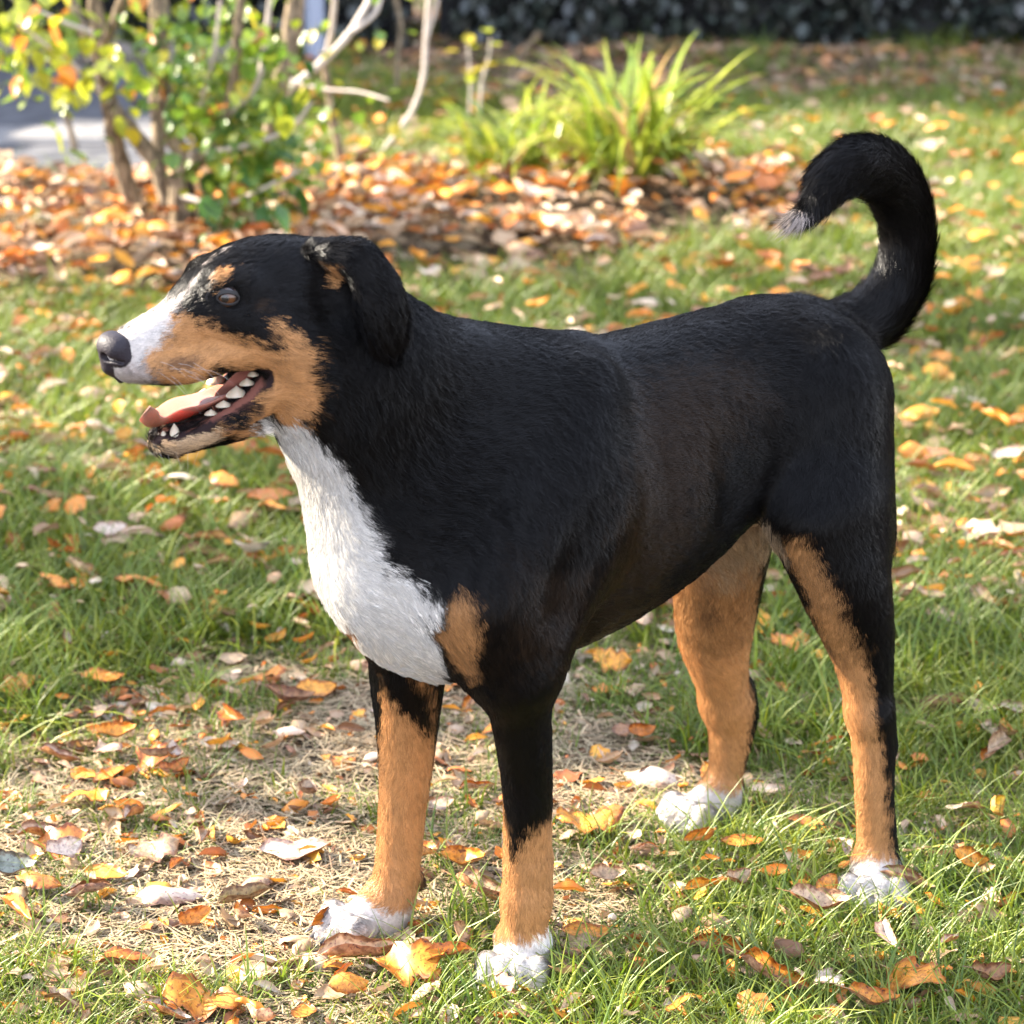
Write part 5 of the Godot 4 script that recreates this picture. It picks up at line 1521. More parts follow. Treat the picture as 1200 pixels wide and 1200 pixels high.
	field.patch(CREAM, Vector3(-0.1509, 0.3828, -0.02), 0.036, Vector3(-0.1721, 0.3541, -0.03), 0.0293, 0.02, 0.022)
	field.patch(BLACK, Vector3(-0.234, 0.19, -0.15), 0.0121, Vector3(-0.2415, 0.1055, -0.152), 0.0087, 0.006, -1)
	field.patch(BLACK, Vector3(-0.2415, 0.1055, -0.152), 0.0087, Vector3(-0.2502, 0.0289, -0.155), 0.0061, 0.006, -1)
	field.patch(WHITE, Vector3(-0.1929, 0.015, -0.15), 0.0295, Vector3(-0.1896, -0.0051, -0.16), 0.0347, 0.005, -1)
	field.patch(CREAM, Vector3(-0.1204, 0.3916, -0.0782), 0.0126, Vector3(-0.1233, 0.3779, -0.0899), 0.0075, 0.012, 0.02)
	field.patch(TAN, Vector3(-0.1626, 0.2809, 0.09), 0.0303, Vector3(-0.1869, 0.1977, 0.098), 0.0235, 0.008, -1)
	field.patch(TAN, Vector3(-0.1869, 0.1977, 0.098), 0.0235, Vector3(-0.2203, 0.1008, 0.104), 0.0203, 0.008, -1)
	field.patch(TAN, Vector3(-0.2203, 0.1008, 0.104), 0.0203, Vector3(-0.2221, 0.0311, 0.104), 0.0204, 0.008, -1)
	field.patch(TAN, Vector3(-0.1659, 0.3364, 0.05), 0.0545, Vector3(-0.1819, 0.2374, 0.06), 0.0464, 0.01, -1)
	field.patch(TAN, Vector3(-0.1819, 0.2374, 0.06), 0.0464, Vector3(-0.2141, 0.1399, 0.075), 0.0328, 0.01, -1)
	field.patch(TAN, Vector3(-0.2141, 0.1399, 0.075), 0.0328, Vector3(-0.2154, 0.0403, 0.08), 0.0331, 0.01, -1)
	field.patch(CREAM, Vector3(-0.1866, 0.3438, 0.04), 0.0405, Vector3(-0.1866, 0.3438, 0.04), 0.0405, 0.04, 0.016)
	field.patch(SOOT, Vector3(-0.1423, 0.3135, 0.05), 0.0096, Vector3(-0.1691, 0.2602, 0.055), 0.0089, 0.012, -1)
	field.patch(BLACK, Vector3(-0.2813, 0.1611, 0.1), 0.0111, Vector3(-0.2908, 0.1095, 0.1), 0.0102, 0.006, -1)
	field.patch(BLACK, Vector3(-0.2908, 0.1095, 0.1), 0.0102, Vector3(-0.2821, 0.0569, 0.1), 0.0075, 0.006, -1)
	field.patch(BLACK, Vector3(-0.2821, 0.0569, 0.1), 0.0075, Vector3(-0.2703, 0.0198, 0.1), 0.0047, 0.006, -1)
	field.patch(WHITE, Vector3(-0.2341, -0.0081, 0.098), 0.0242, Vector3(-0.1768, -0.0096, 0.098), 0.0405, 0.004, -1)
	field.patch(GREY, Vector3(-0.2322, 0.6827, 0), 0.006, Vector3(-0.2144, 0.6762, 0), 0.0102, 0.006, 0.03)
	field.patch(BROWN, Vector3(-0.3387, 0.5312, 0), 0.0141, Vector3(-0.3828, 0.5519, 0), 0.0107, 0.012, 0.03)
	field.patch(TAN, Vector3(0.4922, 0.6695, 0.0328), 0.0102, Vector3(0.4817, 0.6617, 0.0255), 0.0124, 0.005, 0.005)
	field.patch(TAN, Vector3(0.4811, 0.6695, 0.074), 0.0102, Vector3(0.4684, 0.6617, 0.0751), 0.0124, 0.005, 0.005)
	field.patch(TAN, Vector3(0.4817, 0.6617, 0.0255), 0.0124, Vector3(0.4687, 0.6531, 0.0126), 0.0139, 0.005, 0.005)
	field.patch(TAN, Vector3(0.4684, 0.6617, 0.0751), 0.0124, Vector3(0.4507, 0.6531, 0.0797), 0.0139, 0.005, 0.005)
	field.patch(TAN, Vector3(0.4687, 0.6531, 0.0126), 0.0139, Vector3(0.4522, 0.6457, -0.0015), 0.0131, 0.005, 0.005)
	field.patch(TAN, Vector3(0.4507, 0.6531, 0.0797), 0.0139, Vector3(0.4294, 0.6457, 0.0837), 0.0131, 0.005, 0.005)
	field.patch(TAN, Vector3(0.4522, 0.6457, -0.0015), 0.0131, Vector3(0.4366, 0.6404, -0.0106), 0.0132, 0.005, 0.005)
	field.patch(TAN, Vector3(0.4294, 0.6457, 0.0837), 0.0131, Vector3(0.4113, 0.6404, 0.0838), 0.0132, 0.005, 0.005)
	field.patch(TAN, Vector3(0.4366, 0.6404, -0.0106), 0.0132, Vector3(0.4258, 0.6353, -0.0205), 0.0132, 0.005, 0.005)
	field.patch(TAN, Vector3(0.4113, 0.6404, 0.0838), 0.0132, Vector3(0.397, 0.6353, 0.087), 0.0132, 0.005, 0.005)
	field.patch(TAN, Vector3(0.4258, 0.6353, -0.0205), 0.0132, Vector3(0.4128, 0.6181, -0.0281), 0.0162, 0.005, 0.005)
	field.patch(TAN, Vector3(0.397, 0.6353, 0.087), 0.0132, Vector3(0.382, 0.6181, 0.0871), 0.0162, 0.005, 0.005)
	field.patch(TAN, Vector3(0.4128, 0.6181, -0.0281), 0.0162, Vector3(0.408, 0.601, -0.0258), 0.0147, 0.005, 0.005)
	field.patch(TAN, Vector3(0.382, 0.6181, 0.0871), 0.0162, Vector3(0.3789, 0.601, 0.0826), 0.0147, 0.005, 0.005)
	field.patch(TAN, Vector3(0.408, 0.601, -0.0258), 0.0147, Vector3(0.4141, 0.5879, -0.0086), 0.0119, 0.005, 0.005)
	field.patch(TAN, Vector3(0.3789, 0.601, 0.0826), 0.0147, Vector3(0.3928, 0.5879, 0.0708), 0.0119, 0.005, 0.005)
	field.patch(TAN, Vector3(0.4296, 0.6742, -0.0211), 0.0036, Vector3(0.4224, 0.6611, -0.0293), 0.0073, 0.006, 0.006)
	field.patch(TAN, Vector3(0.4, 0.6742, 0.0894), 0.0036, Vector3(0.3897, 0.6611, 0.0929), 0.0073, 0.006, 0.006)
	field.patch(TAN, Vector3(0.4224, 0.6611, -0.0293), 0.0073, Vector3(0.4122, 0.6443, -0.0356), 0.0102, 0.006, 0.006)
	field.patch(TAN, Vector3(0.3897, 0.6611, 0.0929), 0.0073, Vector3(0.3777, 0.6443, 0.0932), 0.0102, 0.006, 0.006)
	field.patch(TAN, Vector3(0.5146, 0.6469, 0.0357), 0.0109, Vector3(0.5146, 0.6469, 0.0357), 0.0109, 0.008, 0.004)
	field.patch(TAN, Vector3(0.502, 0.6469, 0.0827), 0.0109, Vector3(0.502, 0.6469, 0.0827), 0.0109, 0.008, 0.004)
	field.patch(TAN, Vector3(0.5013, 0.6571, 0.0342), 0.0066, Vector3(0.5028, 0.6436, 0.0275), 0.008, 0.006, 0.004)
	field.patch(TAN, Vector3(0.4897, 0.6571, 0.0773), 0.0066, Vector3(0.4877, 0.6436, 0.0839), 0.008, 0.006, 0.004)
	field.patch(TAN, Vector3(0.5028, 0.6436, 0.0275), 0.008, Vector3(0.4822, 0.6417, 0.0128), 0.0102, 0.006, 0.004)
	field.patch(TAN, Vector3(0.4877, 0.6436, 0.0839), 0.008, Vector3(0.4625, 0.6417, 0.0864), 0.0102, 0.006, 0.004)
	field.patch(TAN, Vector3(0.5105, 0.6284, 0.0272), 0.0065, Vector3(0.4947, 0.6256, 0.021), 0.0073, 0.004, 0.004)
	field.patch(TAN, Vector3(0.4942, 0.6284, 0.088), 0.0065, Vector3(0.4775, 0.6256, 0.0855), 0.0073, 0.004, 0.004)
	field.patch(TAN, Vector3(0.4947, 0.6256, 0.021), 0.0073, Vector3(0.4802, 0.6294, 0.0126), 0.0066, 0.004, 0.004)
	field.patch(TAN, Vector3(0.4775, 0.6256, 0.0855), 0.0073, Vector3(0.4606, 0.6294, 0.0855), 0.0066, 0.004, 0.004)
	field.patch(GREY, Vector3(0.5383, 0.6263, 0.0698), 0.0073, Vector3(0.5328, 0.6279, 0.0486), 0.0087, 0.006, 0.003)
	field.patch(GREY, Vector3(0.5395, 0.6263, 0.065), 0.0073, Vector3(0.5242, 0.6279, 0.0807), 0.0087, 0.006, 0.003)
	field.patch(GREY, Vector3(0.5328, 0.6279, 0.0486), 0.0087, Vector3(0.5234, 0.6272, 0.0365), 0.008, 0.006, 0.003)
	field.patch(GREY, Vector3(0.5242, 0.6279, 0.0807), 0.0087, Vector3(0.5101, 0.6272, 0.0864), 0.008, 0.006, 0.003)
	field.patch(TAN, Vector3(0.4104, 0.5993, -0.0228), 0.0177, Vector3(0.4197, 0.6058, -0.0171), 0.0147, 0.005, 0.006)
	field.patch(TAN, Vector3(0.3825, 0.5993, 0.0813), 0.0177, Vector3(0.3934, 0.6058, 0.0809), 0.0147, 0.005, 0.006)
	field.patch(TAN, Vector3(0.4197, 0.6058, -0.0171), 0.0147, Vector3(0.4259, 0.5943, -0.0076), 0.0126, 0.005, 0.006)
	field.patch(TAN, Vector3(0.3934, 0.6058, 0.0809), 0.0147, Vector3(0.4035, 0.5943, 0.0758), 0.0126, 0.005, 0.006)
	field.patch(TAN, Vector3(0.4259, 0.5943, -0.0076), 0.0126, Vector3(0.4339, 0.5853, 0.0019), 0.0104, 0.005, 0.006)
	field.patch(TAN, Vector3(0.4035, 0.5943, 0.0758), 0.0126, Vector3(0.4152, 0.5853, 0.0716), 0.0104, 0.005, 0.006)
	field.patch(TAN, Vector3(0.4339, 0.5853, 0.0019), 0.0104, Vector3(0.4374, 0.5722, 0.0207), 0.0104, 0.005, 0.006)
	field.patch(TAN, Vector3(0.4152, 0.5853, 0.0716), 0.0104, Vector3(0.4276, 0.5722, 0.0571), 0.0104, 0.005, 0.006)
	field.patch(TAN, Vector3(0.4374, 0.5722, 0.0207), 0.0104, Vector3(0.4574, 0.5739, 0.0138), 0.0089, 0.005, 0.006)
	field.patch(TAN, Vector3(0.4276, 0.5722, 0.0571), 0.0104, Vector3(0.4415, 0.5739, 0.0731), 0.0089, 0.005, 0.006)
	field.patch(CREAM, Vector3(0.4739, 0.5681, 0.0224), 0.0081, Vector3(0.4929, 0.5629, 0.034), 0.0081, 0.007, 0.007)
	field.patch(CREAM, Vector3(0.4601, 0.5681, 0.0738), 0.0081, Vector3(0.4823, 0.5629, 0.0733), 0.0081, 0.007, 0.007)
	field.patch(CREAM, Vector3(0.4929, 0.5629, 0.034), 0.0081, Vector3(0.5051, 0.563, 0.0474), 0.0074, 0.007, 0.007)
	field.patch(CREAM, Vector3(0.4823, 0.5629, 0.0733), 0.0081, Vector3(0.4996, 0.563, 0.0678), 0.0074, 0.007, 0.007)
	field.patch(TAN, Vector3(0.4634, 0.7112, 0.0124), 0.0058, Vector3(0.4562, 0.7169, 0.0123), 0.0047, 0.003, 0.005)
	field.patch(TAN, Vector3(0.446, 0.7112, 0.0773), 0.0058, Vector3(0.4397, 0.7169, 0.0737), 0.0047, 0.003, 0.005)
	field.patch(TAN, Vector3(0.3758, 0.7148, -0.0327), 0.0059, Vector3(0.3667, 0.7017, -0.0238), 0.0052, 0.004, 0.004)
	field.patch(BROWN, Vector3(0.4374, 0.6882, -0.0139), 0.0051, Vector3(0.4374, 0.6882, -0.0139), 0.0051, 0.006, 0.004)
	field.patch(FOOT, Vector3(0.5302, 0.6432, 0.0651), 0.0219, Vector3(0.5155, 0.6417, 0.0611), 0.0198, 0.01, 0.0032)
	field.patch(FOOT, Vector3(0.5288, 0.6518, 0.0452), 0.0131, Vector3(0.5192, 0.6652, 0.0459), 0.016, 0.009, 0.0032)
	field.patch(FOOT, Vector3(0.5191, 0.6518, 0.0815), 0.0131, Vector3(0.5111, 0.6652, 0.0762), 0.016, 0.009, 0.0032)
	field.patch(FOOT, Vector3(0.5192, 0.6652, 0.0459), 0.016, Vector3(0.508, 0.6738, 0.0467), 0.0124, 0.009, 0.0032)
	field.patch(FOOT, Vector3(0.5111, 0.6652, 0.0762), 0.016, Vector3(0.5017, 0.6738, 0.0699), 0.0124, 0.009, 0.0032)
	field.patch(FOOT, Vector3(0.508, 0.6738, 0.0467), 0.0124, Vector3(0.4976, 0.6814, 0.0462), 0.0073, 0.009, 0.0032)
	field.patch(FOOT, Vector3(0.5017, 0.6738, 0.0699), 0.0124, Vector3(0.4925, 0.6814, 0.0651), 0.0073, 0.009, 0.0032)
	field.patch(FOOT, Vector3(0.4976, 0.6814, 0.0462), 0.0073, Vector3(0.4894, 0.6868, 0.0424), 0.0044, 0.009, 0.0032)
	field.patch(FOOT, Vector3(0.4925, 0.6814, 0.0651), 0.0073, Vector3(0.4836, 0.6868, 0.0643), 0.0044, 0.009, 0.0032)
	field.patch(GREY, Vector3(0.4883, 0.6876, 0.0414), 0.0036, Vector3(0.4802, 0.697, 0.0361), 0.0016, 0.0022, 0.0035)
	field.patch(GREY, Vector3(0.4802, 0.697, 0.0361), 0.0016, Vector3(0.4666, 0.7115, 0.0359), 0.001, 0.0022, 0.0035)
	field.patch(GREY, Vector3(0.4666, 0.7115, 0.0359), 0.001, Vector3(0.4476, 0.7241, 0.0398), 0.0009, 0.0022, 0.0035)
	field.patch(GREY, Vector3(0.4476, 0.7241, 0.0398), 0.0009, Vector3(0.4302, 0.7324, 0.039), 0.0006, 0.0022, 0.0035)
	field.patch(GREY, Vector3(0.5343, 0.6347, 0.0459), 0.0087, Vector3(0.5253, 0.6306, 0.0361), 0.0065, 0.007, 0.003)
	field.patch(GREY, Vector3(0.5241, 0.6347, 0.0837), 0.0087, Vector3(0.5115, 0.6306, 0.0877), 0.0065, 0.007, 0.003)
	field.patch(TAN, Vector3(0.5151, 0.6363, 0.029), 0.0065, Vector3(0.5168, 0.6444, 0.035), 0.0058, 0.007, 0.004)
	field.patch(TAN, Vector3(0.4991, 0.6363, 0.0887), 0.0065, Vector3(0.5036, 0.6444, 0.0844), 0.0058, 0.007, 0.004)
	field.patch(TAN, Vector3(0.5168, 0.6444, 0.035), 0.0058, Vector3(0.4889, 0.6511, 0.0283), 0.0073, 0.007, 0.004)
	field.patch(TAN, Vector3(0.5036, 0.6444, 0.0844), 0.0058, Vector3(0.476, 0.6511, 0.0763), 0.0073, 0.007, 0.004)
	field.patch(SOOT, Vector3(0.5137, 0.6397, 0.0296), 0.0029, Vector3(0.5022, 0.6371, 0.0222), 0.0044, 0.01, 0.004)
	field.patch(SOOT, Vector3(0.4981, 0.6397, 0.0875), 0.0029, Vector3(0.4845, 0.6371, 0.0882), 0.0044, 0.01, 0.004)
	field.patch(SOOT, Vector3(0.5022, 0.6371, 0.0222), 0.0044, Vector3(0.4884, 0.6391, 0.0154), 0.0036, 0.01, 0.004)
	field.patch(SOOT, Vector3(0.4845, 0.6371, 0.0882), 0.0044, Vector3(0.4692, 0.6391, 0.0872), 0.0036, 0.01, 0.004)
	field.patch(MOUTH, Vector3(0.4034, 0.6123, 0.0311), 0.0225, Vector3(0.4344, 0.5972, 0.0394), 0.0179, 0.004, 0)
	field.patch(MOUTH, Vector3(0.4344, 0.5972, 0.0394), 0.0179, Vector3(0.4767, 0.5759, 0.0507), 0.0111, 0.004, 0)
	field.patch(MOUTH, Vector3(0.4767, 0.5759, 0.0507), 0.0111, Vector3(0.4956, 0.5727, 0.0558), 0.0059, 0.004, 0)
	field.patch(MOUTH, Vector3(0.4315, 0.6163, 0.0014), 0.0066, Vector3(0.4407, 0.6051, 0.0042), 0.0059, 0.004, 0)
	field.patch(MOUTH, Vector3(0.4129, 0.6163, 0.0709), 0.0066, Vector3(0.4222, 0.6051, 0.0731), 0.0059, 0.004, 0)
	field.patch(MOUTH, Vector3(0.4407, 0.6051, 0.0042), 0.0059, Vector3(0.4576, 0.5933, 0.0163), 0.0059, 0.004, 0)
	field.patch(MOUTH, Vector3(0.4222, 0.6051, 0.0731), 0.0059, Vector3(0.443, 0.5933, 0.071), 0.0059, 0.004, 0)
	field.patch(MOUTH, Vector3(0.4576, 0.5933, 0.0163), 0.0059, Vector3(0.4749, 0.5834, 0.0268), 0.0052, 0.004, 0)
	field.patch(MOUTH, Vector3(0.443, 0.5933, 0.071), 0.0059, Vector3(0.4631, 0.5834, 0.0706), 0.0052, 0.004, 0)
	field.patch(PALATE, Vector3(0.4184, 0.6239, 0.0351), 0.0149, Vector3(0.4565, 0.6188, 0.0453), 0.0126, 0.004, 0)
	field.patch(PALATE, Vector3(0.4565, 0.6188, 0.0453), 0.0126, Vector3(0.5015, 0.6183, 0.0574), 0.0074, 0.004, 0)
	field.patch(LIP, Vector3(0.4679, 0.6262, 0.0152), 0.0015, Vector3(0.4428, 0.6292, 0.0064), 0.0018, 0.0025, 0)
	field.patch(LIP, Vector3(0.4513, 0.6262, 0.0771), 0.0015, Vector3(0.4252, 0.6292, 0.0721), 0.0018, 0.0025, 0)
	field.patch(LIP, Vector3(0.4428, 0.6292, 0.0064), 0.0018, Vector3(0.4303, 0.6317, -0.0052), 0.0029, 0.0025, 0)
	field.patch(LIP, Vector3(0.4252, 0.6292, 0.0721), 0.0018, Vector3(0.4085, 0.6317, 0.076), 0.0029, 0.0025, 0)
	field.patch(LIP, Vector3(0.4303, 0.6317, -0.0052), 0.0029, Vector3(0.4261, 0.6267, -0.0105), 0.0044, 0.0025, 0)
	field.patch(LIP, Vector3(0.4085, 0.6317, 0.076), 0.0029, Vector3(0.4023, 0.6267, 0.0784), 0.0044, 0.0025, 0)
	field.patch(LIP, Vector3(0.4261, 0.6267, -0.0105), 0.0044, Vector3(0.4245, 0.6154, -0.0078), 0.0048, 0.0025, 0)
	field.patch(LIP, Vector3(0.4023, 0.6267, 0.0784), 0.0044, Vector3(0.4022, 0.6154, 0.0753), 0.0048, 0.0025, 0)
	field.patch(LIP, Vector3(0.4245, 0.6154, -0.0078), 0.0048, Vector3(0.4315, 0.5984, 0.0034), 0.0052, 0.0025, 0)
	field.patch(LIP, Vector3(0.4022, 0.6154, 0.0753), 0.0048, Vector3(0.4139, 0.5984, 0.0691), 0.0052, 0.0025, 0)
	field.patch(LIP, Vector3(0.4315, 0.5984, 0.0034), 0.0052, Vector3(0.442, 0.5913, 0.0093), 0.0052, 0.0025, 0)
	field.patch(LIP, Vector3(0.4139, 0.5984, 0.0691), 0.0052, Vector3(0.4259, 0.5913, 0.0692), 0.0052, 0.0025, 0)
	field.patch(LIP, Vector3(0.442, 0.5913, 0.0093), 0.0052, Vector3(0.4554, 0.5854, 0.016), 0.0052, 0.0025, 0)
	field.patch(LIP, Vector3(0.4259, 0.5913, 0.0692), 0.0052, Vector3(0.4409, 0.5854, 0.0701), 0.0052, 0.0025, 0)
	field.patch(LIP, Vector3(0.4554, 0.5854, 0.016), 0.0052, Vector3(0.4726, 0.5783, 0.0238), 0.0052, 0.0025, 0)
	field.patch(LIP, Vector3(0.4409, 0.5854, 0.0701), 0.0052, Vector3(0.4597, 0.5783, 0.0721), 0.0052, 0.0025, 0)
	field.patch(LIP, Vector3(0.4726, 0.5783, 0.0238), 0.0052, Vector3(0.4921, 0.5713, 0.0373), 0.0048, 0.0025, 0)
	field.patch(LIP, Vector3(0.4597, 0.5783, 0.0721), 0.0052, Vector3(0.4833, 0.5713, 0.0701), 0.0048, 0.0025, 0)
	field.patch(LIP, Vector3(0.4921, 0.5713, 0.0373), 0.0048, Vector3(0.5068, 0.5676, 0.0526), 0.0044, 0.0025, 0)
	field.patch(LIP, Vector3(0.4833, 0.5713, 0.0701), 0.0048, Vector3(0.5037, 0.5676, 0.0642), 0.0044, 0.0025, 0)
	field.patch(BLACK, Vector3(0.4595, 0.6972, -0.0005), 0.0065, Vector3(0.4595, 0.6972, -0.0005), 0.0065, 0.003, 0)
	field.patch(BLACK, Vector3(0.4362, 0.6972, 0.0865), 0.0065, Vector3(0.4362, 0.6972, 0.0865), 0.0065, 0.003, 0)
	field.patch(FOOT, Vector3(0.1695, 0.004, -0.0478), 0.044, Vector3(0.2271, 0.008, -0.091), 0.044, 0.004, 0.0023)
	field.patch(FOOT, Vector3(0.219, 0.004, 0.0982), 0.044, Vector3(0.2902, 0.008, 0.1089), 0.044, 0.004, 0.0023)
	field.patch(FOOT, Vector3(-0.2257, 0.004, -0.1382), 0.044, Vector3(-0.1708, 0.008, -0.1849), 0.044, 0.004, 0.0023)
	field.patch(FOOT, Vector3(-0.238, 0.004, 0.099), 0.044, Vector3(-0.166, 0.008, 0.099), 0.044, 0.004, 0.0023)

func hair_tuft(seeded: int, hairs: int, spread: float, ln: float, thick: float, lift0: float, lift1: float, m: Material) -> ArrayMesh:
	rng.seed = seeded
	var s := Shape.new()
	for i in hairs:
		var a := rng.randf() * TAU
		var r := sqrt(rng.randf()) * spread
		var root := Vector3(cos(a) * r, -0.001, sin(a) * r)
		var l := ln * rng.randf_range(0.6, 1.15)
		var lift := rng.randf_range(lift0, lift1)
		var yaw := rng.randfn() * 0.16
		var d := Vector3(sin(yaw), 0, cos(yaw))
		var pts := [root, root + d * (l * 0.45) + Vector3.UP * (l * lift * 0.62), root + d * l + Vector3.UP * (l * lift * 0.75)]
		var rad := [thick, thick * 0.8, thick * 0.12]
		var sidev := Vector3(d.z, 0, -d.x)
		var col := Color.WHITE * rng.randf_range(0.5, 1.45)
		var first := s.v.size()
		for k in 3:
			for q in 3:
				var an := TAU * q / 3.0 + 0.5
				var rr := sidev * cos(an) + Vector3.UP * sin(an)
				s.vert(pts[k] + rr * rad[k], (Vector3.UP * 0.8 + rr * 0.9 - d * 0.1).normalized(), col)
		for k in 2:
			for q in 3:
				var b := first + k * 3
				var e := (q + 1) % 3
				# faces wound outward by hand: normals lean up on purpose
				s.ix.append_array([b + q, b + 3 + e, b + e, b + q, b + 3 + q, b + 3 + e])
	var arr := []
	arr.resize(Mesh.ARRAY_MAX)
	arr[Mesh.ARRAY_VERTEX] = s.v
	arr[Mesh.ARRAY_NORMAL] = s.n
	arr[Mesh.ARRAY_COLOR] = s.c
	arr[Mesh.ARRAY_INDEX] = s.ix
	var am := ArrayMesh.new()
	am.add_surface_from_arrays(Mesh.PRIMITIVE_TRIANGLES, arr)
	am.surface_set_material(0, m)
	return am

func make_dog() -> void:
	dog = thing("dog", "black, tan and white short-haired dog standing with open mouth and curled tail", "dog", Vector3(0, -0.003, 0), deg_to_rad(220))
	horn = paint(Color(0.05, 0.04, 0.035), 0.35, 0.5, false)
	var field := Field.new()
	field.edge_noise.seed = 4
	field.edge_noise.frequency = 60.0
	field.base = BLACK
	dog_field(field)
	dog_coat(field)
	field.mesh(Vector3(-0.47, -0.012, -0.24), Vector3(0.60, 0.80, 0.26), 0.0036)
	var skin := paint(Color.WHITE, 0.8, 0.2)
	obj("body", field.array_mesh(skin), dog)
	# coat: hairs by the tuft, laid along the body
	var fm := paint(Color.WHITE, 0.28, 0.23)
	var kinds := [hair_tuft(1, 10, 0.0040, 0.0058, 0.00024, 0.2, 0.6, fm), hair_tuft(2, 9, 0.0046, 0.014, 0.00028, 0.12, 0.45, fm), hair_tuft(3, 10, 0.005, 0.027, 0.00026, 0.2, 0.6, fm)]
	var reach := [0.0052, 0.013, 0.027]
	var wh := []
	var ti := []
	for k in 3:
		var w: Array[Transform3D] = []
		wh.append(w)
		ti.append(PackedColorArray())
	rng.seed = 61
	var swirl := FastNoiseLite.new()
	swirl.seed = 6
	swirl.frequency = 9.0
	for i in field.V.size():
		var h := field.H[i]
		if h < 0.002:
			continue
		var nn := field.N[i]
		var k := 0 if h < 0.009 else (1 if h < 0.02 else 2)
		for copy in 2:
			var f := field.F[i].rotated(nn, swirl.get_noise_3dv(field.V[i]) * 0.9 + rng.randfn() * 0.10)
			var r := f.cross(nn)
			var l: float = h / reach[k] * rng.randf_range(0.8, 1.2)
			var side := rng.randf_range(0.85, 1.15)
			var up := l * rng.randf_range(0.8, 1.2) * (1.0 + 0.6 * field.edge_noise.get_noise_3dv(field.V[i] * 1.3))
			var p := field.V[i] + (f * rng.randf_range(-0.5, 0.5) + r * rng.randf_range(-0.5, 0.5)) * 0.0036
			wh[k].append(Transform3D(Basis(r * side, nn * up, f * l), p))
			var pick := clampi(i + rng.randi_range(-5, 5), 0, field.V.size() - 1)
			var c := field.C[pick if field.V[pick].distance_squared_to(field.V[i]) < 0.000081 and field.H[pick] > 0.002 else i]
			var v := rng.randf_range(0.72, 1.28) if c.r < 0.6 else rng.randf_range(0.92, 1.22)
			if c.r > 0.3 and c.g < c.r * 0.7:
				v *= 1.0 + 0.12 * swirl.get_noise_3dv(field.V[i] * 2.0)
			ti[k].append(Color(c.r * v, c.g * v, c.b * v))
	for k in 3:
		many("fur" if k == 0 else "fur_%03d" % k, kinds[k], wh[k], ti[k], dog)
	print("dog: %d points, %d tufts" % [field.V.size(), wh[0].size() + wh[1].size() + wh[2].size()])
	claw_at(Vector3(0.2163, 0.015, -0.1148), Vector3(0.72, -0.45, -0.54))
	claw_at(Vector3(0.2324, 0.015, -0.1056), Vector3(0.72, -0.45, -0.54))
	claw_at(Vector3(0.2427, 0.015, -0.092), Vector3(0.72, -0.45, -0.54))
	claw_at(Vector3(0.247, 0.015, -0.0739), Vector3(0.72, -0.45, -0.54))
	claw_at(Vector3(0.2996, 0.015, 0.0844), Vector3(0.89, -0.45, 0.1335))
	claw_at(Vector3(0.3043, 0.015, 0.1024), Vector3(0.89, -0.45, 0.1335))
	claw_at(Vector3(0.3018, 0.015, 0.1193), Vector3(0.89, -0.45, 0.1335))
	claw_at(Vector3(0.292, 0.015, 0.135), Vector3(0.89, -0.45, 0.1335))
	claw_at(Vector3(-0.1831, 0.015, -0.208), Vector3(0.6857, -0.45, -0.5829))
	claw_at(Vector3(-0.1664, 0.015, -0.1998), Vector3(0.6857, -0.45, -0.5829))
	claw_at(Vector3(-0.1554, 0.015, -0.1868), Vector3(0.6857, -0.45, -0.5829))
	claw_at(Vector3(-0.15, 0.015, -0.169), Vector3(0.6857, -0.45, -0.5829))
	claw_at(Vector3(-0.1604, 0.015, 0.0734), Vector3(0.9, -0.45, 0))
	claw_at(Vector3(-0.153, 0.015, 0.0905), Vector3(0.9, -0.45, 0))
	claw_at(Vector3(-0.153, 0.015, 0.1075), Vector3(0.9, -0.45, 0))
	claw_at(Vector3(-0.1604, 0.015, 0.1246), Vector3(0.9, -0.45, 0))
	dog_face()

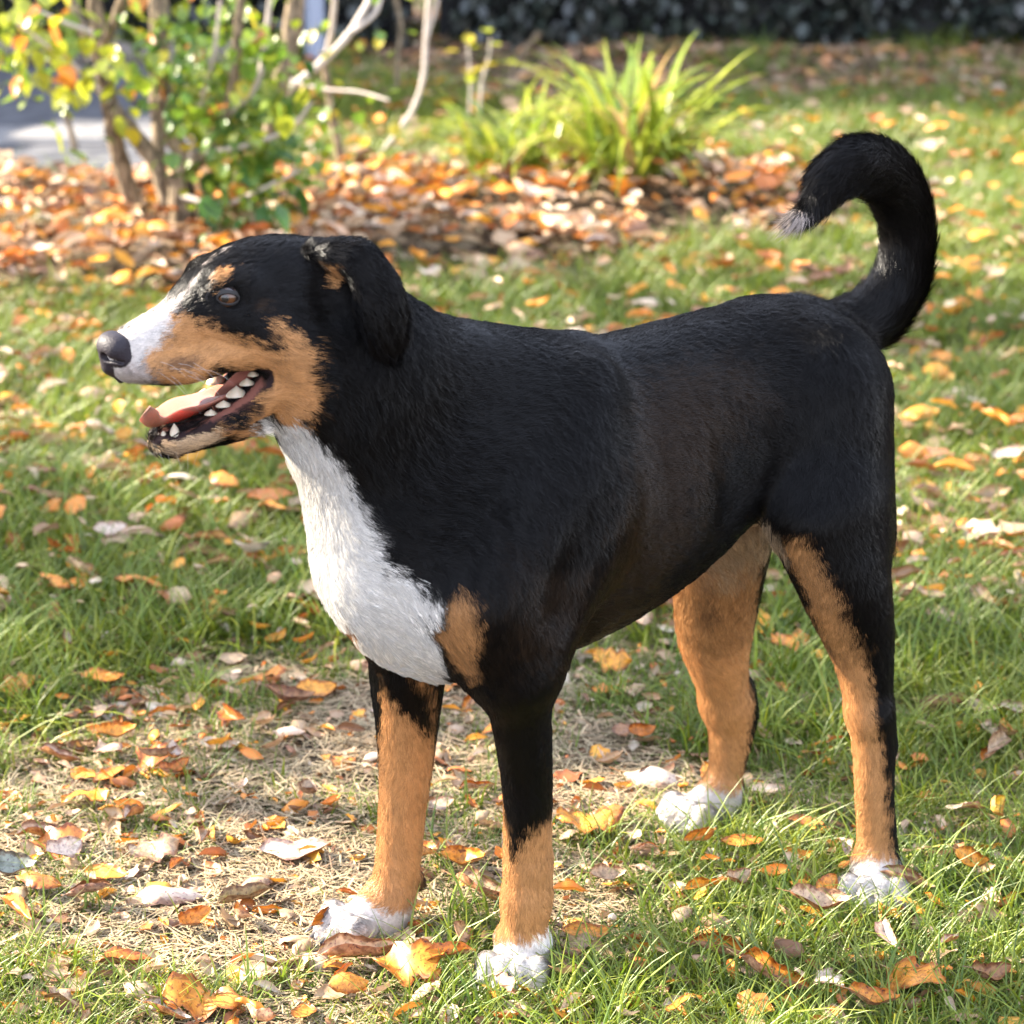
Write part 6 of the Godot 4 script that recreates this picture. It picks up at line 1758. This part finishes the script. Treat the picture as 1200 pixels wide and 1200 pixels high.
func eye_at(c: Vector3, side: Vector3, called: String) -> void:
	# eyeball with brown iris, and a dark almond-shaped lid round it
	var gaze := (side * 0.80 + hf * 0.58 + Vector3(0, 0.02, 0)).normalized()
	var out := (side * 0.93 + hf * 0.36).normalized()
	var upv := Vector3.UP
	var rt := upv.cross(gaze).normalized()
	var uu := gaze.cross(rt)
	var s := Shape.new()
	var R := 0.0112
	for j in 25:
		for i in 33:
			var th := PI * j / 24.0
			var ph := TAU * i / 32.0
			var d := gaze * cos(th) + (rt * cos(ph) + uu * sin(ph)) * sin(th)
			var deg := rad_to_deg(th)
			var col := Color(0.004, 0.004, 0.004)
			if deg > 20.0:
				col = Color(0.075, 0.028, 0.009) if deg < 40.0 else Color(0.045, 0.017, 0.006)
			if deg > 50.0:
				col = Color(0.012, 0.009, 0.008)
			if deg > 64.0:
				col = Color(0.20, 0.13, 0.11)
			s.vert(d * R, d, col)
	for j in 24:
		for i in 32:
			s.quad(j * 33 + i, j * 33 + i + 1, j * 33 + i + 34, j * 33 + i + 33)
	var em := paint(Color.WHITE, 0.25, 0.5)
	em.clearcoat_enabled = true
	em.clearcoat = 0.5
	em.clearcoat_roughness = 0.02
	var e := obj("eye", s.done(em), dog, Transform3D(Basis(), c))
	# lid
	var fr := (hf - out * hf.dot(out)).normalized()
	var up2 := (upv - out * upv.dot(out) + fr * 0.12).normalized()
	var lid := Shape.new()
	var ring := 40
	var prof := [[1.0, 0.0112, 0.0], [1.02, 0.0126, 0.0], [1.16, 0.0129, 0.0], [1.5, 0.0122, 0.0], [2.0, 0.0100, 0.0], [2.6, 0.006, 0.0]]
	for i in ring + 1:
		var a := TAU * i / ring
		var ex := cos(a) * 0.0084
		var ey := sin(a) * (0.0047 if sin(a) > 0.0 else 0.0040) * pow(absf(sin(a)), 0.25)
		for p in prof:
			var px: float = ex * (p[0] if p[0] < 1.6 else lerpf(1.6, p[0], 0.75))
			var py: float = ey * p[0]
			var flat := Vector2(px, py)
			var rr: float = p[1]
			var depth := sqrt(maxf(0.0112 * 0.0112 - minf(flat.length(), 0.0108) * minf(flat.length(), 0.0108), 0.0)) + (rr - 0.0112) * 1.2
			if p[0] > 1.4:
				depth = lerpf(depth, 0.0052, clampf((p[0] - 1.4) / 1.0, 0.0, 1.0))
			lid.vert(fr * px + up2 * py + out * depth, (out + (fr * px + up2 * py).normalized() * (0.3 if p[0] > 1.05 else -0.8)).normalized(), Color.WHITE)
	for i in ring:
		for k in prof.size() - 1:
			var a := i * prof.size() + k
			lid.quad(a, a + 1, a + prof.size() + 1, a + prof.size())
	var l := obj("eyelid", lid.done(paint(Color(0.012, 0.011, 0.011), 0.5, 0.4, false)), dog, Transform3D(Basis(), c))

func dog_face() -> void:
	var EYE := Vector3(0.4541, 0.6951, 0.0074) - hx * 0.003
	eye_at(EYE, hx, "left")
	eye_at(mirrored(EYE), -hx, "right")
	# nose leather
	var nf := Field.new()
	nf.base = Color(0.016, 0.015, 0.016)
	var c := Vector3(0.5375, 0.6485, 0.0668)
	for sd in [-1.0, 1.0]:
		nf.limb(0, [[c + hx * (0.0075 * sd) + Vector3(0, 0.004, 0) - hf * 0.004, 0.0128, 1.0], [c + hx * (0.0095 * sd) - Vector3(0, 0.003, 0) - hf * 0.008, 0.0108, 1.0]], Z, 0.006, Vector3.UP)
	nf.limb(0, [[c + Vector3(0, 0.006, 0), 0.0115, 1.0], [c + Vector3(0, -0.011, 0) + hf * 0.0005, 0.0085, 1.0]], Z, 0.006, Vector3.UP)
	nf.limb(0, [[c + Vector3(0, -0.012, 0) - hf * 0.002, 0.0065, 1.0], [c + Vector3(0, -0.024, 0) - hf * 0.008, 0.004, 1.0]], Z, 0.006, Vector3.UP)
	for sd in [-1.0, 1.0]:
		nf.hollow(c + hx * (0.0078 * sd) + hf * 0.0095 - Vector3(0, 0.002, 0), 0.0042, c + hx * (0.0085 * sd) + hf * 0.002 - Vector3(0, 0.001, 0), 0.0036, 0.002)
		nf.hollow(c + hx * (0.010 * sd) + hf * 0.007 - Vector3(0, 0.004, 0), 0.0026, c + hx * (0.0185 * sd) - hf * 0.004 - Vector3(0, 0.005, 0), 0.0014, 0.002)
	nf.hollow(c + hf * 0.0125 + Vector3(0, 0.001, 0), 0.0012, c + hf * 0.0095 - Vector3(0, 0.022, 0), 0.0014, 0.002)
	nf.mesh(c - Vector3.ONE * 0.034, c + Vector3.ONE * 0.028, 0.0013)
	var nm := paint(Color.WHITE, 0.55, 0.35)
	var pits := FastNoiseLite.new()
	pits.noise_type = FastNoiseLite.TYPE_CELLULAR
	pits.seed = 3
	pits.frequency = 0.09
	var pt := NoiseTexture2D.new()
	pt.noise = pits
	pt.width = 256
	pt.height = 256
	pt.seamless = true
	nm.heightmap_enabled = true
	nm.heightmap_texture = pt
	nm.heightmap_scale = 0.06
	nm.uv1_triplanar = true
	nm.uv1_scale = Vector3.ONE * 28.0
	obj("nose", nf.array_mesh(nm), dog)
	# tongue: a wet trough that curls up at its tip
	var ts := Shape.new()
	var line := curve([Vector3(0.392, 0.603, 0.028), Vector3(0.4112, 0.604, 0.0332), Vector3(0.4458, 0.600, 0.0424), Vector3(0.4709, 0.5935, 0.0492), Vector3(0.4915, 0.5864, 0.0547), Vector3(0.5035, 0.5856, 0.0580), Vector3(0.5105, 0.5915, 0.0600)], 5)
	var tm := paint(Color(0.30, 0.125, 0.088), 0.5, 0.4, false)
	tm.clearcoat_enabled = true
	tm.clearcoat = 0.3
	tm.clearcoat_roughness = 0.25
	tm.subsurf_scatter_enabled = true
	tm.subsurf_scatter_strength = 0.25
	tm.heightmap_enabled = true
	tm.heightmap_texture = pt
	tm.heightmap_scale = 0.03
	tm.uv1_triplanar = true
	tm.uv1_scale = Vector3.ONE * 40.0
	var m := line.size()
	var rows := 18
	for i in m:
		var t := float(i) / (m - 1)
		var d: Vector3 = (line[mini(i + 1, m - 1)] - line[maxi(i - 1, 0)]).normalized()
		var upn := (Vector3.UP - d * d.y).normalized()
		var w := 0.0205 * pow(maxf(1.0 - pow(t, 5.0), 0.0), 0.5) * (1.0 - 0.18 * t)
		for k in rows + 1:
			var a := TAU * k / rows
			var u := cos(a)
			var th := 0.0042 * (1.0 - 0.4 * t)
			var lift := 0.012 * u * u * (0.45 + 0.55 * t) - 0.004 + 0.0016 * sin(t * 19.0 + u * 3.0)
			ts.vert(line[i] + hx * (u * w) + upn * (lift + sin(a) * th), (upn * sin(a) * 1.2 + hx * u * 0.5 - hx * u * 0.7 * maxf(sin(a), 0.0)).normalized())
	for i in m - 1:
		for k in rows:
			var a := i * (rows + 1) + k
			ts.quad(a, a + 1, a + rows + 2, a + rows + 1)
	obj("tongue", ts.done(tm), dog)
	# teeth
	var ivory := paint(Color(0.42, 0.345, 0.25), 0.3, 0.5, false)
	ivory.subsurf_scatter_enabled = true
	ivory.subsurf_scatter_strength = 0.15
	for q in [[Vector3(0.4925, 0.5740, 0.0405), Vector3(0.001, 0.0165, 0.0), 0.0042, 1.0], [Vector3(0.4651, 0.5905, 0.0249), Vector3(0.0, 0.0075, 0), 0.0036, 1.5], [Vector3(0.4548, 0.5972, 0.020), Vector3(0, 0.0095, 0), 0.0042, 1.6], [Vector3(0.4444, 0.6060, 0.0152), Vector3(0, 0.0150, 0), 0.0052, 1.7], [Vector3(0.4355, 0.6150, 0.0118), Vector3(0, 0.009, 0), 0.0042, 1.5], [Vector3(0.4305, 0.6225, 0.0095), Vector3(0, 0.007, 0), 0.0036, 1.3], [Vector3(0.4988, 0.5727, 0.0484), Vector3(0.001, 0.0068, 0), 0.0024, 1.0], [Vector3(0.5012, 0.5710, 0.0531), Vector3(0.001, 0.0062, 0), 0.0022, 1.0], [Vector3(0.502, 0.571, 0.0585), Vector3(0.001, 0.006, 0), 0.0022, 1.0]]:
		for far in 2:
			var p: Vector3 = q[0]
			if far == 1:
				p = mirrored(p)
			var s := Shape.new()
			var r: float = q[2] * 1.18
			var h: Vector3 = q[1] * rng.randf_range(0.56, 0.70)
			var al := hf * (q[3] as float)
			for j in 7:
				var t := j / 6.0
				var rr := r * (1.0 - pow(t, 1.7)) * (1.0 if t > 0.2 else 0.85 + 0.75 * t) + 0.0002
				for i in 11:
					var a := TAU * i / 10.0
					var cusp := 0.0
					if q[3] > 1.2:
						cusp = 0.16 * cos(a * 2.0 + PI) * t
					var d := al * cos(a) + hx * sin(a)
					s.vert(p + h * (t - 0.15 + cusp * 0.4) + d * rr, (d.normalized() + Vector3.UP * (0.25 + t)).normalized())
			for j in 6:
				for i in 10:
					s.quad(j * 11 + i, j * 11 + i + 1, j * 11 + i + 12, j * 11 + i + 11)
			obj("tooth", s.done(ivory), dog)
	# whiskers
	rng.seed = 71
	var wm := paint(Color(0.40, 0.38, 0.36), 0.4, 0.5, false)
	var roots := [Vector3(0.5113, 0.6429, 0.0304), Vector3(0.5067, 0.6373, 0.0246), Vector3(0.4993, 0.641, 0.0225), Vector3(0.4954, 0.6352, 0.0182), Vector3(0.4879, 0.6412, 0.016), Vector3(0.4849, 0.6361, 0.0129), Vector3(0.5059, 0.6314, 0.0235), Vector3(0.5146, 0.6348, 0.0284), Vector3(0.4929, 0.6306, 0.0169), Vector3(0.5054, 0.5613, 0.0484), Vector3(0.5005, 0.5601, 0.0426), Vector3(0.495, 0.5595, 0.0376), Vector3(0.484, 0.559, 0.0342), Vector3(0.4676, 0.5575, 0.0388)]
	for i in 14:
		var s := Shape.new()
		var chin := i >= 9
		var p: Vector3 = roots[i]
		var d := (hx * 0.6 - hf * rng.randf_range(0.3, 0.9) + Vector3(0, rng.randf_range(-0.5, 0.15), 0)).normalized()
		if chin:
			d = (Vector3.DOWN + hx * rng.randf_range(-0.2, 0.5) + hf * rng.randf_range(-0.4, 0.5)).normalized()
		var l := rng.randf_range(0.022, 0.045) * (0.5 if chin else 1.0)
		s.tube([p, p + d * l * 0.4, p + d * l * 0.75 + Vector3(0, -0.1 * l, 0), p + d * l + Vector3(0, -0.25 * l, 0)], [0.00013, 0.00011, 0.00008, 0.00003], 4)
		obj("whisker", s.done(wm), dog)

# ==================================================================
func _ready() -> void:
	var cam := Camera3D.new()
	cam.name = "camera"
	cam.position = CAM
	cam.rotation_degrees = Vector3(-16.5, 0, 0)
	cam.near = 0.05
	cam.far = 400.0
	cam.fov = 20.0
	var lens := CameraAttributesPhysical.new()
	lens.frustum_focal_length = 68.056
	lens.frustum_focus_distance = 2.72
	lens.frustum_near = 0.05
	lens.frustum_far = 400.0
	lens.exposure_aperture = 5.4
	cam.attributes = lens
	cam.current = true
	add_child(cam)
	var we := WorldEnvironment.new()
	we.name = "world_environment"
	var env := Environment.new()
	env.background_mode = Environment.BG_SKY
	var sky := Sky.new()
	var sm := ProceduralSkyMaterial.new()
	sm.sky_top_color = Color(0.64, 0.68, 0.77)
	sm.sky_horizon_color = Color(0.90, 0.90, 0.90)
	sm.sky_curve = 0.12
	sm.ground_bottom_color = Color(0.36, 0.32, 0.24)
	sm.ground_horizon_color = Color(0.55, 0.55, 0.50)
	sky.sky_material = sm
	env.sky = sky
	env.background_energy_multiplier = 1.0
	env.tonemap_mode = Environment.TONE_MAPPER_LINEAR
	env.tonemap_exposure = 6.6
	env.sdfgi_enabled = true
	env.ssao_enabled = true
	env.ssil_enabled = true
	we.environment = env
	add_child(we)
	var sun := DirectionalLight3D.new()
	sun.name = "sun"
	sun.light_energy = 1.6
	sun.light_color = Color(1.0, 0.955, 0.88)
	sun.light_angular_distance = 0.5
	sun.shadow_enabled = true
	sun.basis = Basis.looking_at(-SUN_TOWARDS.normalized(), Vector3.UP)
	add_child(sun)

	bumps.seed = 1
	bumps.frequency = 1.1
	patches.seed = 2
	patches.frequency = 0.55
	fine.seed = 3
	fine.frequency = 1.0
	var t0 := Time.get_ticks_msec()
	make_ground()
	make_path()
	make_hedge()
	make_plants()
	make_tree()
	print("plants ", Time.get_ticks_msec() - t0)
	make_dog()
	print("dog ", Time.get_ticks_msec() - t0)
	make_leaves()
	print("leaves ", Time.get_ticks_msec() - t0)
	make_grass()
	print("grass ", Time.get_ticks_msec() - t0)
